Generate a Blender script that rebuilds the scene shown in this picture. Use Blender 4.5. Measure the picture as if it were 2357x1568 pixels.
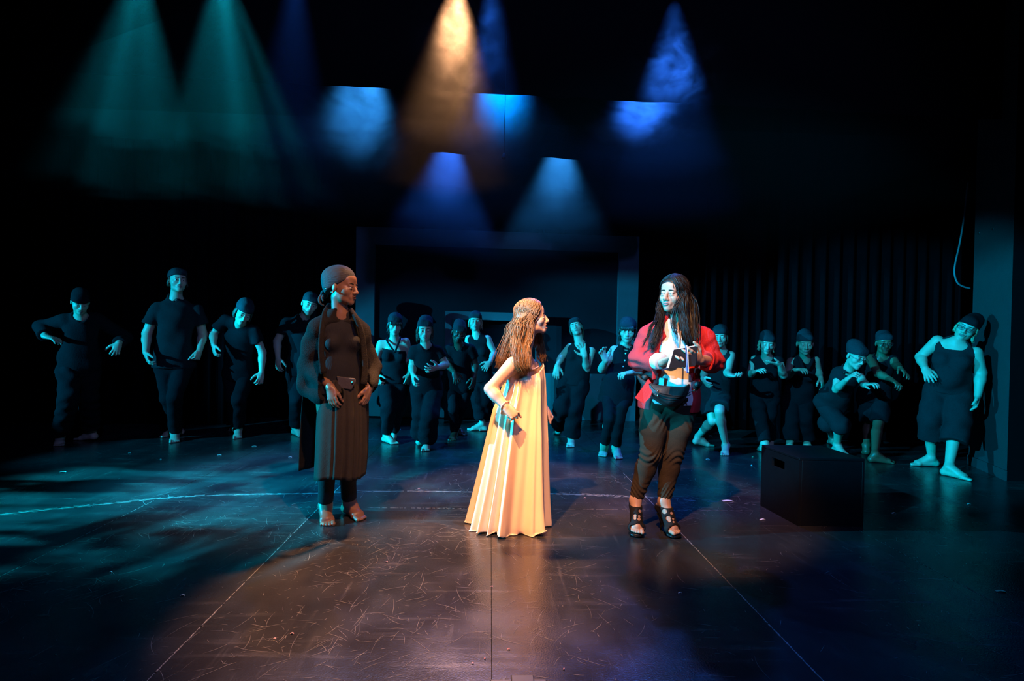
import bpy, bmesh, math, random
import numpy as np
from mathutils import Matrix, Vector

for _o in list(bpy.data.objects):
    bpy.data.objects.remove(_o, do_unlink=True)
SC = bpy.context.scene
COL = SC.collection

# ------------------------------------------------------------------ camera
W, H, F = 2357.0, 1568.0, 1309.0
CAM_Z = 1.25
PITCH, YAW, ROLL = math.radians(0.53), math.radians(2.2), math.radians(1.15)
cam_d = bpy.data.cameras.new('camera')
cam_d.sensor_width = 36.0
cam_d.lens = F / W * 36.0
cam_d.clip_start = 0.05
cam = bpy.data.objects.new('camera', cam_d)
COL.objects.link(cam)
CM = Matrix.Translation((0, 0, CAM_Z)) @ (Matrix.Rotation(-YAW, 4, 'Z') @ Matrix.Rotation(math.pi / 2 - PITCH, 4, 'X') @ Matrix.Rotation(ROLL, 4, 'Z'))
cam.matrix_world = CM
SC.camera = cam
CR = np.array(CM.to_3x3())
CP = np.array([0, 0, CAM_Z])

# ------------------------------------------------------------------ look
SC.view_settings.view_transform = 'Standard'
SC.view_settings.look = 'None'
SC.view_settings.exposure = 0.0
SC.view_settings.gamma = 1.0
SC.view_settings.use_curve_mapping = False
SC.cycles.use_denoising = True
SC.cycles.use_adaptive_sampling = True
SC.cycles.adaptive_threshold = 0.03
SC.cycles.max_bounces = 5
SC.cycles.diffuse_bounces = 2
SC.cycles.glossy_bounces = 3
SC.cycles.transmission_bounces = 4
SC.cycles.volume_bounces = 0
SC.cycles.sample_clamp_indirect = 4.0
SC.cycles.caustics_reflective = False
SC.cycles.caustics_refractive = False
SC.cycles.volume_step_rate = 2.0
SC.cycles.volume_max_steps = 64

world = bpy.data.worlds.new('world')
SC.world = world
world.use_nodes = True
world.node_tree.nodes['Background'].inputs[0].default_value = (0.02, 0.06, 0.12, 1)
world.node_tree.nodes['Background'].inputs[1].default_value = 0.02


# ------------------------------------------------------------------ stage lights (out of the frame or behind the borders) and an added blue fill
def spot(name, loc, target, power, color, angle, blend=0.4, radius=0.05, gobo=None):
    d = bpy.data.lights.new(name, 'SPOT')
    d.energy = power
    d.color = color
    d.spot_size = math.radians(angle)
    d.spot_blend = blend
    d.shadow_soft_size = radius
    o = bpy.data.objects.new(name, d)
    COL.objects.link(o)
    o.location = loc
    v = Vector(target) - Vector(loc)
    o.rotation_euler = v.to_track_quat('-Z', 'Y').to_euler()
    if gobo:
        d.use_nodes = True
        nt = d.node_tree
        em = nt.nodes.get('Emission')
        tc = nt.nodes.new('ShaderNodeTexCoord')
        mp = nt.nodes.new('ShaderNodeMapping')
        mp.inputs['Scale'].default_value = gobo
        nz = nt.nodes.new('ShaderNodeTexNoise')
        nz.inputs['Scale'].default_value = 1.0
        nz.inputs['Detail'].default_value = 2.5
        rp = nt.nodes.new('ShaderNodeMapRange')
        rp.inputs['From Min'].default_value = 0.44
        rp.inputs['From Max'].default_value = 0.60
        rp.inputs['To Min'].default_value = 0.03
        rp.inputs['To Max'].default_value = 2.6
        nt.links.new(tc.outputs['Normal'], mp.inputs[0])
        nt.links.new(mp.outputs[0], nz.inputs['Vector'])
        nt.links.new(nz.outputs[0], rp.inputs[0])
        nt.links.new(rp.outputs[0], em.inputs['Strength'])
    return o


TEAL = (0.004, 0.58, 0.84)
SEA = (0.0, 0.50, 0.92)
CYAN = (0.03, 0.62, 0.85)
BLUE = (0.02, 0.16, 1.0)
AZURE = (0.03, 0.32, 1.0)
WARM = (1.0, 0.46, 0.17)
AMBER = (1.0, 0.47, 0.21)


AZURE2 = (0.0, 0.22, 1.0)


def at0(u, v, Y):
    d = CR @ np.array([(u - W / 2) / F, -(v - H / 2) / F, -1.0])
    return CP + d * (Y / d[1])


def hung(name, u, Y, Z, target, power, color, angle, blend=0.5, radius=0.06, gobo=None):
    """a lamp on the bar at distance Y and height Z, straight above picture column u"""
    x = at0(u, 300, Y)[0]
    return spot(name, (x, Y, Z), target, power, color, angle, blend, radius, gobo)


# three blue lamps on the bar behind the first border, shining down the stage
hung('blue_back_lamp', 850, 6.00, 4.15, (-1.35, 3.4, 0.0), 300, AZURE, 44, 0.6)
hung('blue_back_lamp', 1142, 6.00, 4.15, (0.45, 2.1, 0.0), 600, AZURE2, 42, 0.6)
hung('blue_back_lamp', 1472, 6.00, 4.15, (0.95, 2.5, 0.0), 480, BLUE, 44, 0.6)
# two on the bar behind the second border
hung('blue_far_lamp', 1037, 7.90, 4.1, (-0.7, 6.1, 0.0), 650, BLUE, 46, 0.5)
hung('blue_far_lamp', 1288, 7.90, 4.1, (0.7, 6.1, 0.0), 650, AZURE, 46, 0.5)
# bar above the frame: teal (with a leaf gobo), blue and amber lamps
hung('teal_lamp', 318, 4.60, 4.15, (-2.8, 4.2, 0.0), 1900, TEAL, 38, 0.5, 0.04, (4.5, 20.0, 13.0))
hung('teal_lamp', 500, 4.60, 4.15, (-1.6, 4.3, 0.0), 1700, TEAL, 40, 0.5, 0.04, (4.5, 20.0, 13.0))
hung('blue_lamp', 675, 4.60, 4.15, (-1.75, 4.9, 0.0), 600, BLUE, 30, 0.5)
hung('blue_lamp', 1128, 4.60, 4.15, (0.0, 5.4, 0.0), 500, BLUE, 30, 0.5)
hung('blue_lamp', 1545, 4.60, 3.99, (1.6, 5.2, 0.0), 800, BLUE, 44, 0.5)
hung('amber_lamp', 1046, 4.90, 4.25, (-0.30, 2.85, 0.0), 3500, AMBER, 27, 0.6)
# front of house
spot('amber_key_lamp', (-0.95, 1.5, 4.7), (0.02, 3.85, 0.80), 2900, WARM, 22, 0.4, 0.06)
spot('amber_fill_lamp', (-0.2, 0.7, 4.7), (1.0, 3.6, 0.68), 1650, WARM, 23, 0.45, 0.06)
spot('amber_fill_lamp', (0.6, 0.9, 4.7), (-1.1, 3.75, 0.95), 950, WARM, 24, 0.7, 0.06)
# side booms in the wing at picture left
spot('teal_boom_lamp', (-7.4, 3.2, 2.35), (0.9, 5.8, 0.85), 9500, SEA, 38, 0.35, 0.012)
spot('teal_boom_lamp', (-8.2, 1.5, 2.35), (-2.3, 6.9, 0.55), 5000, SEA, 23, 0.5, 0.012)
# teal lamps at the front of the house
spot('teal_front_lamp', (-5.4, -1.6, 4.3), (3.9, 5.85, 0.95), 8500, SEA, 18, 0.3, 0.05)
spot('teal_front_lamp', (-2.2, -1.0, 4.6), (1.0, 6.3, 1.05), 3300, SEA, 14.5, 0.35, 0.05)
# dim blue fill, added to lift the back frame and the ensemble's fronts
spot('added_blue_fill', (1.2, -2.4, 5.2), (0.2, 7.2, 1.4), 620, (0.16, 0.30, 1.0), 62, 0.6, 0.15)


# ------------------------------------------------------------------ small helpers
def V(*a):
    return np.array(a, dtype=float)


def nrm(v):
    v = np.asarray(v, dtype=float)
    return v / max(np.linalg.norm(v), 1e-9)


def lerp(a, b, t):
    return a + (b - a) * t


def ray(u, v):
    return CR @ V((u - W / 2) / F, -(v - H / 2) / F, -1.0)


def at(u, v, Y):
    """the point seen at photo pixel (u, v) that stands at distance Y up the stage"""
    d = ray(u, v)
    return CP + d * (Y / d[1])


def floor_at(u, v, z=0.0):
    d = ray(u, v)
    return CP + d * ((z - CAM_Z) / d[2])


def tag(o, label=None, cat=None, group=None, kind=None):
    for k, x in (('label', label), ('category', cat), ('group', group), ('kind', kind)):
        if x:
            o[k] = x
    return o


def empty(name, loc, label=None, cat=None, group=None):
    o = bpy.data.objects.new(name, None)
    o.empty_display_size = 0.1
    COL.objects.link(o)
    o.location = Vector(loc)
    return tag(o, label, cat, group)


def add_mesh(name, co, faces, mat, parent=None, origin=None, smooth=True, mats=None, midx=None):
    """one mesh object; co is in world space and is stored relative to the parent's base"""
    co = np.asarray(co, dtype=np.float64).reshape(-1, 3)
    org = V(*parent.location) if parent is not None and origin is None else (np.asarray(origin, float) if origin is not None else V(0, 0, 0))
    me = bpy.data.meshes.new(name)
    if isinstance(faces, np.ndarray):
        n, k = faces.shape
        me.vertices.add(len(co))
        me.vertices.foreach_set('co', (co - org).astype(np.float32).ravel())
        me.loops.add(n * k)
        me.loops.foreach_set('vertex_index', faces.astype(np.int32).ravel())
        me.polygons.add(n)
        me.polygons.foreach_set('loop_start', np.arange(0, n * k, k, dtype=np.int32))
        me.update(calc_edges=True)
        me.validate()
    else:
        me.from_pydata((co - org).tolist(), [], faces)
        me.update()
    if smooth:
        me.polygons.foreach_set('use_smooth', np.ones(len(me.polygons), dtype=bool))
    for m in (mats or [mat]):
        me.materials.append(m)
    if midx is not None:
        me.polygons.foreach_set('material_index', np.asarray(midx, dtype=np.int32))
    o = bpy.data.objects.new(name, me)
    COL.objects.link(o)
    if parent is not None:
        o.parent = parent
        if parent.parent is not None or True:
            o.location = (0, 0, 0)
    else:
        o.location = Vector(org)
    return o


def child_of_part(o, part):
    """turn o (child of a thing) into a sub-part of that thing's part"""
    o.parent = part
    return o


def box_geo(lo, hi):
    x0, y0, z0 = lo
    x1, y1, z1 = hi
    co = [(x0, y0, z0), (x1, y0, z0), (x1, y1, z0), (x0, y1, z0), (x0, y0, z1), (x1, y0, z1), (x1, y1, z1), (x0, y1, z1)]
    fa = [(0, 3, 2, 1), (4, 5, 6, 7), (0, 1, 5, 4), (1, 2, 6, 5), (2, 3, 7, 6), (3, 0, 4, 7)]
    return co, fa


def add_box(name, lo, hi, mat, parent=None, bevel=0.0, origin=None):
    co, fa = box_geo(lo, hi)
    o = add_mesh(name, co, fa, mat, parent, origin=origin if parent is None else None, smooth=False)
    if bevel > 0:
        m = o.modifiers.new('bevel', 'BEVEL')
        m.width = bevel
        m.segments = 2
    return o


def tube_geo(pts, rad, sides=8, flat=None):
    """tube along pts with a radius per point; flat = (axis, ratio) flattens it"""
    pts = np.asarray(pts, float)
    n = len(pts)
    rad = np.broadcast_to(np.asarray(rad, float), (n,))
    tan = np.gradient(pts, axis=0)
    tan /= np.maximum(np.linalg.norm(tan, axis=1, keepdims=True), 1e-9)
    ref = V(0, 0, 1) if abs(tan[0][2]) < 0.9 else V(1, 0, 0)
    u = nrm(np.cross(tan[0], ref))
    co = []
    for i in range(n):
        u = u - tan[i] * np.dot(u, tan[i])
        u = nrm(u)
        w = np.cross(tan[i], u)
        for s in range(sides):
            a = 2 * math.pi * s / sides
            off = (u * math.cos(a) + w * math.sin(a)) * rad[i]
            if flat is not None:
                ax = np.asarray(flat[0], float)
                off = off - ax * np.dot(off, ax) * (1 - flat[1])
            co.append(pts[i] + off)
    fa = []
    for i in range(n - 1):
        for s in range(sides):
            a = i * sides + s
            b = i * sides + (s + 1) % sides
            fa.append((a, b, b + sides, a + sides))
    fa.append(tuple(range(sides - 1, -1, -1)))
    fa.append(tuple(range((n - 1) * sides, n * sides)))
    return co, fa


def merge(geos):
    co, fa = [], []
    for c, f in geos:
        b = len(co)
        co.extend(c)
        fa.extend(tuple(i + b for i in q) for q in f)
    return co, fa


def spline(pts, n):
    """smooth Catmull-Rom curve through pts, n samples"""
    p = np.asarray(pts, float)
    p = np.vstack([2 * p[0] - p[1], p, 2 * p[-1] - p[-2]])
    m = len(p) - 3
    t = np.linspace(0, m - 1e-6, n)
    i = t.astype(int)
    f = (t - i)[:, None]
    a, b, c, d = p[i], p[i + 1], p[i + 2], p[i + 3]
    return 0.5 * (2 * b + (c - a) * f + (2 * a - 5 * b + 4 * c - d) * f ** 2 + (3 * b - a - 3 * c + d) * f ** 3)


# ------------------------------------------------------------------ materials
def mat(name, color, rough=0.6, spec=0.4, noise=0.0, nscale=20.0, bump=0.0, bscale=60.0, metal=0.0, sheen=0.0, coat=0.0, stretch=(1, 1, 1), sss=0.0):
    m = bpy.data.materials.new(name)
    m.use_nodes = True
    nt = m.node_tree
    b = nt.nodes['Principled BSDF']
    b.inputs['Base Color'].default_value = (*color, 1)
    b.inputs['Roughness'].default_value = rough
    b.inputs['Specular IOR Level'].default_value = spec
    b.inputs['Metallic'].default_value = metal
    b.inputs['Sheen Weight'].default_value = sheen
    b.inputs['Coat Weight'].default_value = coat
    if sss > 0:
        b.inputs['Subsurface Weight'].default_value = sss
        b.inputs['Subsurface Radius'].default_value = (0.012, 0.005, 0.003)
        b.inputs['Subsurface Scale'].default_value = 1.0
    tc = nt.nodes.new('ShaderNodeTexCoord')
    mp = nt.nodes.new('ShaderNodeMapping')
    mp.inputs['Scale'].default_value = stretch
    nt.links.new(tc.outputs['Object'], mp.inputs[0])
    if noise > 0:
        nz = nt.nodes.new('ShaderNodeTexNoise')
        nz.inputs['Scale'].default_value = nscale
        nz.inputs['Detail'].default_value = 4
        mx = nt.nodes.new('ShaderNodeMix')
        mx.data_type = 'RGBA'
        mx.inputs[6].default_value = (*[c * (1 - noise) for c in color], 1)
        mx.inputs[7].default_value = (*[min(1, c * (1 + noise)) for c in color], 1)
        nt.links.new(mp.outputs[0], nz.inputs['Vector'])
        nt.links.new(nz.outputs[0], mx.inputs[0])
        nt.links.new(mx.outputs[2], b.inputs['Base Color'])
    if bump > 0:
        n2 = nt.nodes.new('ShaderNodeTexNoise')
        n2.inputs['Scale'].default_value = bscale
        n2.inputs['Detail'].default_value = 3
        bp = nt.nodes.new('ShaderNodeBump')
        bp.inputs['Strength'].default_value = bump
        bp.inputs['Distance'].default_value = 0.01
        nt.links.new(mp.outputs[0], n2.inputs['Vector'])
        nt.links.new(n2.outputs[0], bp.inputs['Height'])
        nt.links.new(bp.outputs[0], b.inputs['Normal'])
    return m


M = {}
M['skin_light'] = mat('skin_light', (0.60, 0.37, 0.27), 0.45, 0.4, 0.08, 30, sss=0.08)
M['skin_tan'] = mat('skin_tan', (0.46, 0.27, 0.18), 0.45, 0.4, 0.08, 30, sss=0.08)
M['skin_dark'] = mat('skin_dark', (0.23, 0.105, 0.058), 0.42, 0.45, 0.10, 30)
M['skin_deep'] = mat('skin_deep', (0.095, 0.046, 0.028), 0.42, 0.45, 0.10, 30)
M['lips_light'] = mat('lips_light', (0.42, 0.14, 0.12), 0.35, 0.5)
M['lips_dark'] = mat('lips_dark', (0.13, 0.042, 0.032), 0.35, 0.5)
M['brow'] = mat('brow', (0.025, 0.016, 0.012), 0.8, 0.1)
M['eye_white'] = mat('eye_white', (0.62, 0.60, 0.57), 0.2, 0.5)
M['iris'] = mat('iris', (0.015, 0.010, 0.008), 0.15, 0.6)
M['nail'] = mat('nail', (0.06, 0.02, 0.06), 0.3, 0.6)
M['cloth_black'] = mat('cloth_black', (0.009, 0.009, 0.011), 0.9, 0.06, 0.15, 40, 0.25, 90)
M['cloth_charcoal'] = mat('cloth_charcoal', (0.015, 0.016, 0.018), 0.9, 0.06, 0.15, 40, 0.25, 90)
M['cloth_cap'] = mat('cloth_cap', (0.026, 0.028, 0.033), 0.9, 0.06, 0.15, 40, 0.4, 60)
M['cloth_trouser'] = mat('cloth_trouser', (0.008, 0.008, 0.010), 0.9, 0.06, 0.15, 30, 0.3, 50)
M['hair_black'] = mat('hair_black', (0.012, 0.009, 0.008), 0.42, 0.5, 0.3, 60)
M['hair_brown'] = mat('hair_brown', (0.050, 0.026, 0.014), 0.42, 0.5, 0.3, 60)
M['hair_blond'] = mat('hair_blond', (0.42, 0.30, 0.17), 0.45, 0.5, 0.3, 60)
M['metal_dark'] = mat('metal_dark', (0.03, 0.03, 0.03), 0.35, 0.5)
M['metal_bright'] = mat('metal_bright', (0.75, 0.70, 0.60), 0.2, 0.5, metal=1.0)
M['lens'] = mat('lens', (0.9, 0.95, 1.0), 0.02, 0.6)
_b = M['lens'].node_tree.nodes['Principled BSDF']
_b.inputs['Transmission Weight'].default_value = 1.0
_b.inputs['IOR'].default_value = 1.05
_b.inputs['Alpha'].default_value = 0.25


# ------------------------------------------------------------------ implicit surfaces -> one continuous mesh
class Field:
    def __init__(self, lo, hi, h):
        self.h = h
        self.lo = np.asarray(lo, float) - 3 * h
        n = np.ceil((np.asarray(hi, float) + 3 * h - self.lo) / h).astype(int) + 1
        self.n = n
        self.G = np.full(tuple(n), 0.4, np.float32)
        self.ax = [(self.lo[i] + h * np.arange(n[i])).astype(np.float32) for i in range(3)]

    def block(self, lo, hi):
        i0 = np.clip(np.floor((np.asarray(lo) - self.lo) / self.h).astype(int), 0, self.n)
        i1 = np.clip(np.ceil((np.asarray(hi) - self.lo) / self.h).astype(int) + 1, 0, self.n)
        sl = tuple(slice(i0[k], i1[k]) for k in range(3))
        X = self.ax[0][sl[0]][:, None, None]
        Y = self.ax[1][sl[1]][None, :, None]
        Z = self.ax[2][sl[2]][None, None, :]
        return sl, X, Y, Z

    def apply(self, p):
        pad = p['k'] + 4 * self.h
        sl, X, Y, Z = self.block(p['lo'] - pad, p['hi'] + pad)
        if any(s.stop <= s.start for s in sl):
            return
        d = prim_eval(p, X, Y, Z)
        A = self.G[sl]
        k = max(p['k'], 1e-4)
        if p.get('sub'):
            d = -d
            hh = np.clip(0.5 - 0.5 * (A - d) / k, 0, 1)
            A[...] = A + (d - A) * hh + k * hh * (1 - hh)
        else:
            hh = np.clip(0.5 + 0.5 * (A - d) / k, 0, 1)
            A[...] = A + (d - A) * hh - k * hh * (1 - hh)

    def warp(self, fn):
        X = self.ax[0][:, None, None]
        Y = self.ax[1][None, :, None]
        Z = self.ax[2][None, None, :]
        self.G += fn(X, Y, Z).astype(np.float32)

    def half(self, pt, nv):
        """keep only the side where (p - pt).nv < 0"""
        nv = nrm(nv)
        X = self.ax[0][:, None, None]
        Y = self.ax[1][None, :, None]
        Z = self.ax[2][None, None, :]
        d = (X - pt[0]) * nv[0] + (Y - pt[1]) * nv[1] + (Z - pt[2]) * nv[2]
        np.maximum(self.G, d.astype(np.float32), out=self.G)

    def mesh(self):
        G = self.G
        G[0], G[-1] = 0.1, 0.1
        G[:, 0], G[:, -1] = 0.1, 0.1
        G[:, :, 0], G[:, :, -1] = 0.1, 0.1
        ins = G < 0
        c = np.zeros(tuple(s - 1 for s in G.shape), np.uint8)
        for dx in (0, 1):
            for dy in (0, 1):
                for dz in (0, 1):
                    c += ins[dx:G.shape[0] - 1 + dx, dy:G.shape[1] - 1 + dy, dz:G.shape[2] - 1 + dz]
        act = (c > 0) & (c < 8)
        I = np.argwhere(act)
        idx = np.full(act.shape, -1, np.int32)
        idx[act] = np.arange(len(I), dtype=np.int32)
        cn = [(dx, dy, dz) for dx in (0, 1) for dy in (0, 1) for dz in (0, 1)]
        val = np.stack([G[I[:, 0] + a, I[:, 1] + b, I[:, 2] + e] for a, b, e in cn], 1)
        acc = np.zeros((len(I), 3))
        cnt = np.zeros(len(I))
        for i in range(8):
            for j in range(i + 1, 8):
                if sum(abs(cn[i][q] - cn[j][q]) for q in range(3)) != 1:
                    continue
                a, b = val[:, i], val[:, j]
                m = (a < 0) != (b < 0)
                t = np.where(m, a / np.where(m, a - b, 1), 0)
                pi, pj = np.array(cn[i], float), np.array(cn[j], float)
                acc += np.where(m[:, None], pi + (pj - pi) * t[:, None], 0)
                cnt += m
        vert = self.lo + (I + acc / np.maximum(cnt, 1)[:, None]) * self.h
        faces = []
        for axis in range(3):
            o1, o2 = (axis + 1) % 3, (axis + 2) % 3
            s0 = [slice(None)] * 3
            s1 = [slice(None)] * 3
            s0[axis] = slice(0, -1)
            s1[axis] = slice(1, None)
            a, b = ins[tuple(s0)], ins[tuple(s1)]
            E = np.argwhere(a != b)
            ok = (E[:, o1] > 0) & (E[:, o2] > 0)
            E = E[ok]
            fl = a[E[:, 0], E[:, 1], E[:, 2]]
            q = []
            for d1, d2 in ((-1, -1), (0, -1), (0, 0), (-1, 0)):
                T = E.copy()
                T[:, o1] += d1
                T[:, o2] += d2
                q.append(idx[T[:, 0], T[:, 1], T[:, 2]])
            q = np.stack(q, 1)
            q[~fl] = q[~fl][:, ::-1]
            faces.append(q)
        faces = np.concatenate(faces)
        faces = faces[(faces >= 0).all(1)]
        return vert, faces


def prim_eval(p, X, Y, Z):
    t = p['t']
    if t == 'cone':
        a, b = p['a'], p['b']
        ab = b - a
        L2 = max(float(np.dot(ab, ab)), 1e-12)
        x, y, z = X - np.float32(a[0]), Y - np.float32(a[1]), Z - np.float32(a[2])
        tt = np.clip((x * ab[0] + y * ab[1] + z * ab[2]) / L2, 0, 1).astype(np.float32)
        qx, qy, qz = x - tt * np.float32(ab[0]), y - tt * np.float32(ab[1]), z - tt * np.float32(ab[2])
        d2 = qx * qx + qy * qy + qz * qz
        s = p.get('s', 1.0)
        if s != 1.0:
            n = p['n']
            qn = qx * np.float32(n[0]) + qy * np.float32(n[1]) + qz * np.float32(n[2])
            d2 = d2 + qn * qn * np.float32(1 / s ** 2 - 1)
        d = np.sqrt(d2) - (p['ra'] + (p['rb'] - p['ra']) * tt)
        if s < 1:
            d = d * np.float32(0.5 + 0.5 * s)
    else:
        R, r = p['R'], p['r']
        x, y, z = X - np.float32(p['c'][0]), Y - np.float32(p['c'][1]), Z - np.float32(p['c'][2])
        u = [(x * np.float32(R[0][i]) + y * np.float32(R[1][i]) + z * np.float32(R[2][i])) for i in range(3)]
        k0 = np.sqrt(sum((u[i] / np.float32(r[i])) ** 2 for i in range(3)))
        k1 = np.sqrt(sum((u[i] / np.float32(r[i] ** 2)) ** 2 for i in range(3)))
        d = k0 * (k0 - 1) / np.maximum(k1, 1e-6)
    for pt, nv in p.get('clip', ()):
        d = np.maximum(d, (X - pt[0]) * nv[0] + (Y - pt[1]) * nv[1] + (Z - pt[2]) * nv[2])
    return d.astype(np.float32)


def cone(a, b, ra, rb, k=0.02, n=None, s=1.0, sub=False, clip=()):
    a, b = np.asarray(a, float), np.asarray(b, float)
    m = max(ra, rb)
    return dict(t='cone', a=a, b=b, ra=ra, rb=rb, k=k, n=None if n is None else nrm(n), s=s, sub=sub, clip=[(np.asarray(q, float), nrm(w)) for q, w in clip],
                lo=np.minimum(a, b) - m, hi=np.maximum(a, b) + m)


def ball(c, r, k=0.02, sub=False):
    return cone(c, c, r, r, k, sub=sub)


def ell(c, r, R=None, k=0.02, sub=False):
    c = np.asarray(c, float)
    m = max(r)
    return dict(t='ell', c=c, r=np.asarray(r, float), R=np.eye(3) if R is None else np.asarray(R), k=k, sub=sub, lo=c - m, hi=c + m)


def run_field(prims, h, post=None):
    pos = [p for p in prims if not p.get('sub')]
    lo = np.min([p['lo'] for p in pos], axis=0)
    hi = np.max([p['hi'] for p in pos], axis=0)
    f = Field(lo, hi, h)
    for p in prims:
        f.apply(p)
    if post:
        post(f)
    return f.mesh()


def rot(yaw=0, pitch=0, roll=0):
    """yaw + turns to picture right, pitch + looks down, roll + tips the crown to picture right (a figure faces -Y)"""
    return np.array(Matrix.Rotation(math.radians(yaw), 3, 'Z') @ Matrix.Rotation(math.radians(roll), 3, 'Y') @ Matrix.Rotation(math.radians(pitch), 3, 'X'))


def folds(seed, amp, zf=1.0):
    rg = random.Random(seed)
    T = [(rg.uniform(14, 30) * rg.choice((-1, 1)), rg.uniform(14, 30) * rg.choice((-1, 1)), rg.uniform(8, 40) * zf * rg.choice((-1, 1)), rg.uniform(0, 6), rg.uniform(0.5, 1)) for _ in range(5)]

    def fn(X, Y, Z):
        w1 = 0.35 * np.sin(9 * Z + T[0][3]) + 0.3 * np.sin(11 * X + T[1][3])
        o = 0
        for a, b, c, ph, m in T:
            o = o + m * np.sin(a * X + b * Y + c * Z + ph + 2.2 * w1)
        return amp * o / 2.2
    return fn


# ------------------------------------------------------------------ people
def hand_prims(wr, tip, pn, S, curl=(20, 30, 20), spread=8, thumb=1, th_out=0.7, k=0.006):
    """wrist, a point the fingers head for, the palm's normal; thumb = +1/-1 side of d x n"""
    d = nrm(tip - wr)
    n = np.asarray(pn, float)
    n = nrm(n - d * np.dot(n, d))
    l = np.cross(d, n) * thumb
    P = [cone(wr, wr + d * 0.03 * S, 0.027 * S, 0.034 * S, 0.015, n, 0.62),
         cone(wr + d * 0.03 * S, wr + d * 0.056 * S, 0.034 * S, 0.0395 * S, 0.012, n, 0.40)]
    fr_ = 1.0
    if curl[0] > 55:
        k, fr_ = 0.002, 0.86
    for i, (off, ln) in enumerate(((0.030, 0.074), (0.010, 0.083), (-0.011, 0.076), (-0.030, 0.060))):
        b = wr + d * (0.088 - 0.004 * abs(i - 1)) * S + l * off * S * (0.95 if fr_ == 1.0 else 1.08)
        sp = math.radians(spread) * off / 0.030
        dd = nrm(d * math.cos(sp) + l * math.sin(sp))
        ang = 0.0
        for j, (fr, r0, r1) in enumerate(((0.45, 0.0102, 0.0092), (0.31, 0.0092, 0.0084), (0.24, 0.0084, 0.0072))):
            ang += math.radians(curl[j] * (1.0 + 0.10 * (i - 1.5) * (1 if j == 0 else -1)))
            e = b + (dd * math.cos(ang) + n * math.sin(ang)) * ln * fr * S
            P.append(cone(b, e, r0 * fr_ * S, r1 * fr_ * S, k))
            b = e
    b = wr + d * 0.022 * S + l * 0.024 * S + n * 0.006 * S
    for j, (ln, r0, r1, vd) in enumerate(((0.042, 0.0165, 0.0135, d * 0.62 + l * th_out + n * 0.25), (0.034, 0.0125, 0.0108, d * 0.8 + l * th_out * 0.55 + n * 0.38), (0.028, 0.0108, 0.0085, d * 0.9 + l * th_out * 0.3 + n * 0.5))):
        e = b + nrm(vd) * ln * S
        P.append(cone(b, e, r0 * S, r1 * S, 0.010 if j == 0 else k))
        b = e
    return P


def foot_prims(an, toe, S, inner):
    """bare foot: heel, arch, ball and five toes; an = ankle, toe = point it heads for, inner = direction of the big toe"""
    d = V(toe[0] - an[0], toe[1] - an[1], 0)
    d = nrm(d)
    l = V(-d[1], d[0], 0)
    if np.dot(l, inner) < 0:
        l = -l
    lift = max(0.0, an[2] - 0.095)
    base = V(an[0], an[1], 0)
    up = V(0, 0, 1)
    heel = base - d * 0.035 * S + up * (0.034 + lift)
    ball = base + d * (0.125 * S - lift * 0.25) + up * 0.024
    P = [cone(an, heel, 0.036 * S, 0.034 * S, 0.02), cone(an + d * 0.01, ball, 0.040 * S, 0.027 * S, 0.02, l, 1.25),
         cone(heel, ball, 0.030 * S, 0.031 * S, 0.015, l, 1.25), cone(ball - l * 0.022 * S, ball + l * 0.026 * S, 0.021 * S, 0.024 * S, 0.012)]
    for i, (off, ln, r) in enumerate(((0.034, 0.068, 0.0135), (0.013, 0.066, 0.0098), (-0.005, 0.060, 0.0092), (-0.021, 0.051, 0.0088), (-0.036, 0.041, 0.0085))):
        b = ball + l * off * S * 0.95 - up * 0.006
        e = b + d * ln * S + l * off * 0.12 * S - up * (0.012 - r * 0.2)
        e[2] = max(e[2], r * S * 0.9)
        P.append(cone(b, e, r * 1.12 * S, r * S, 0.006))
    return P


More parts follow.
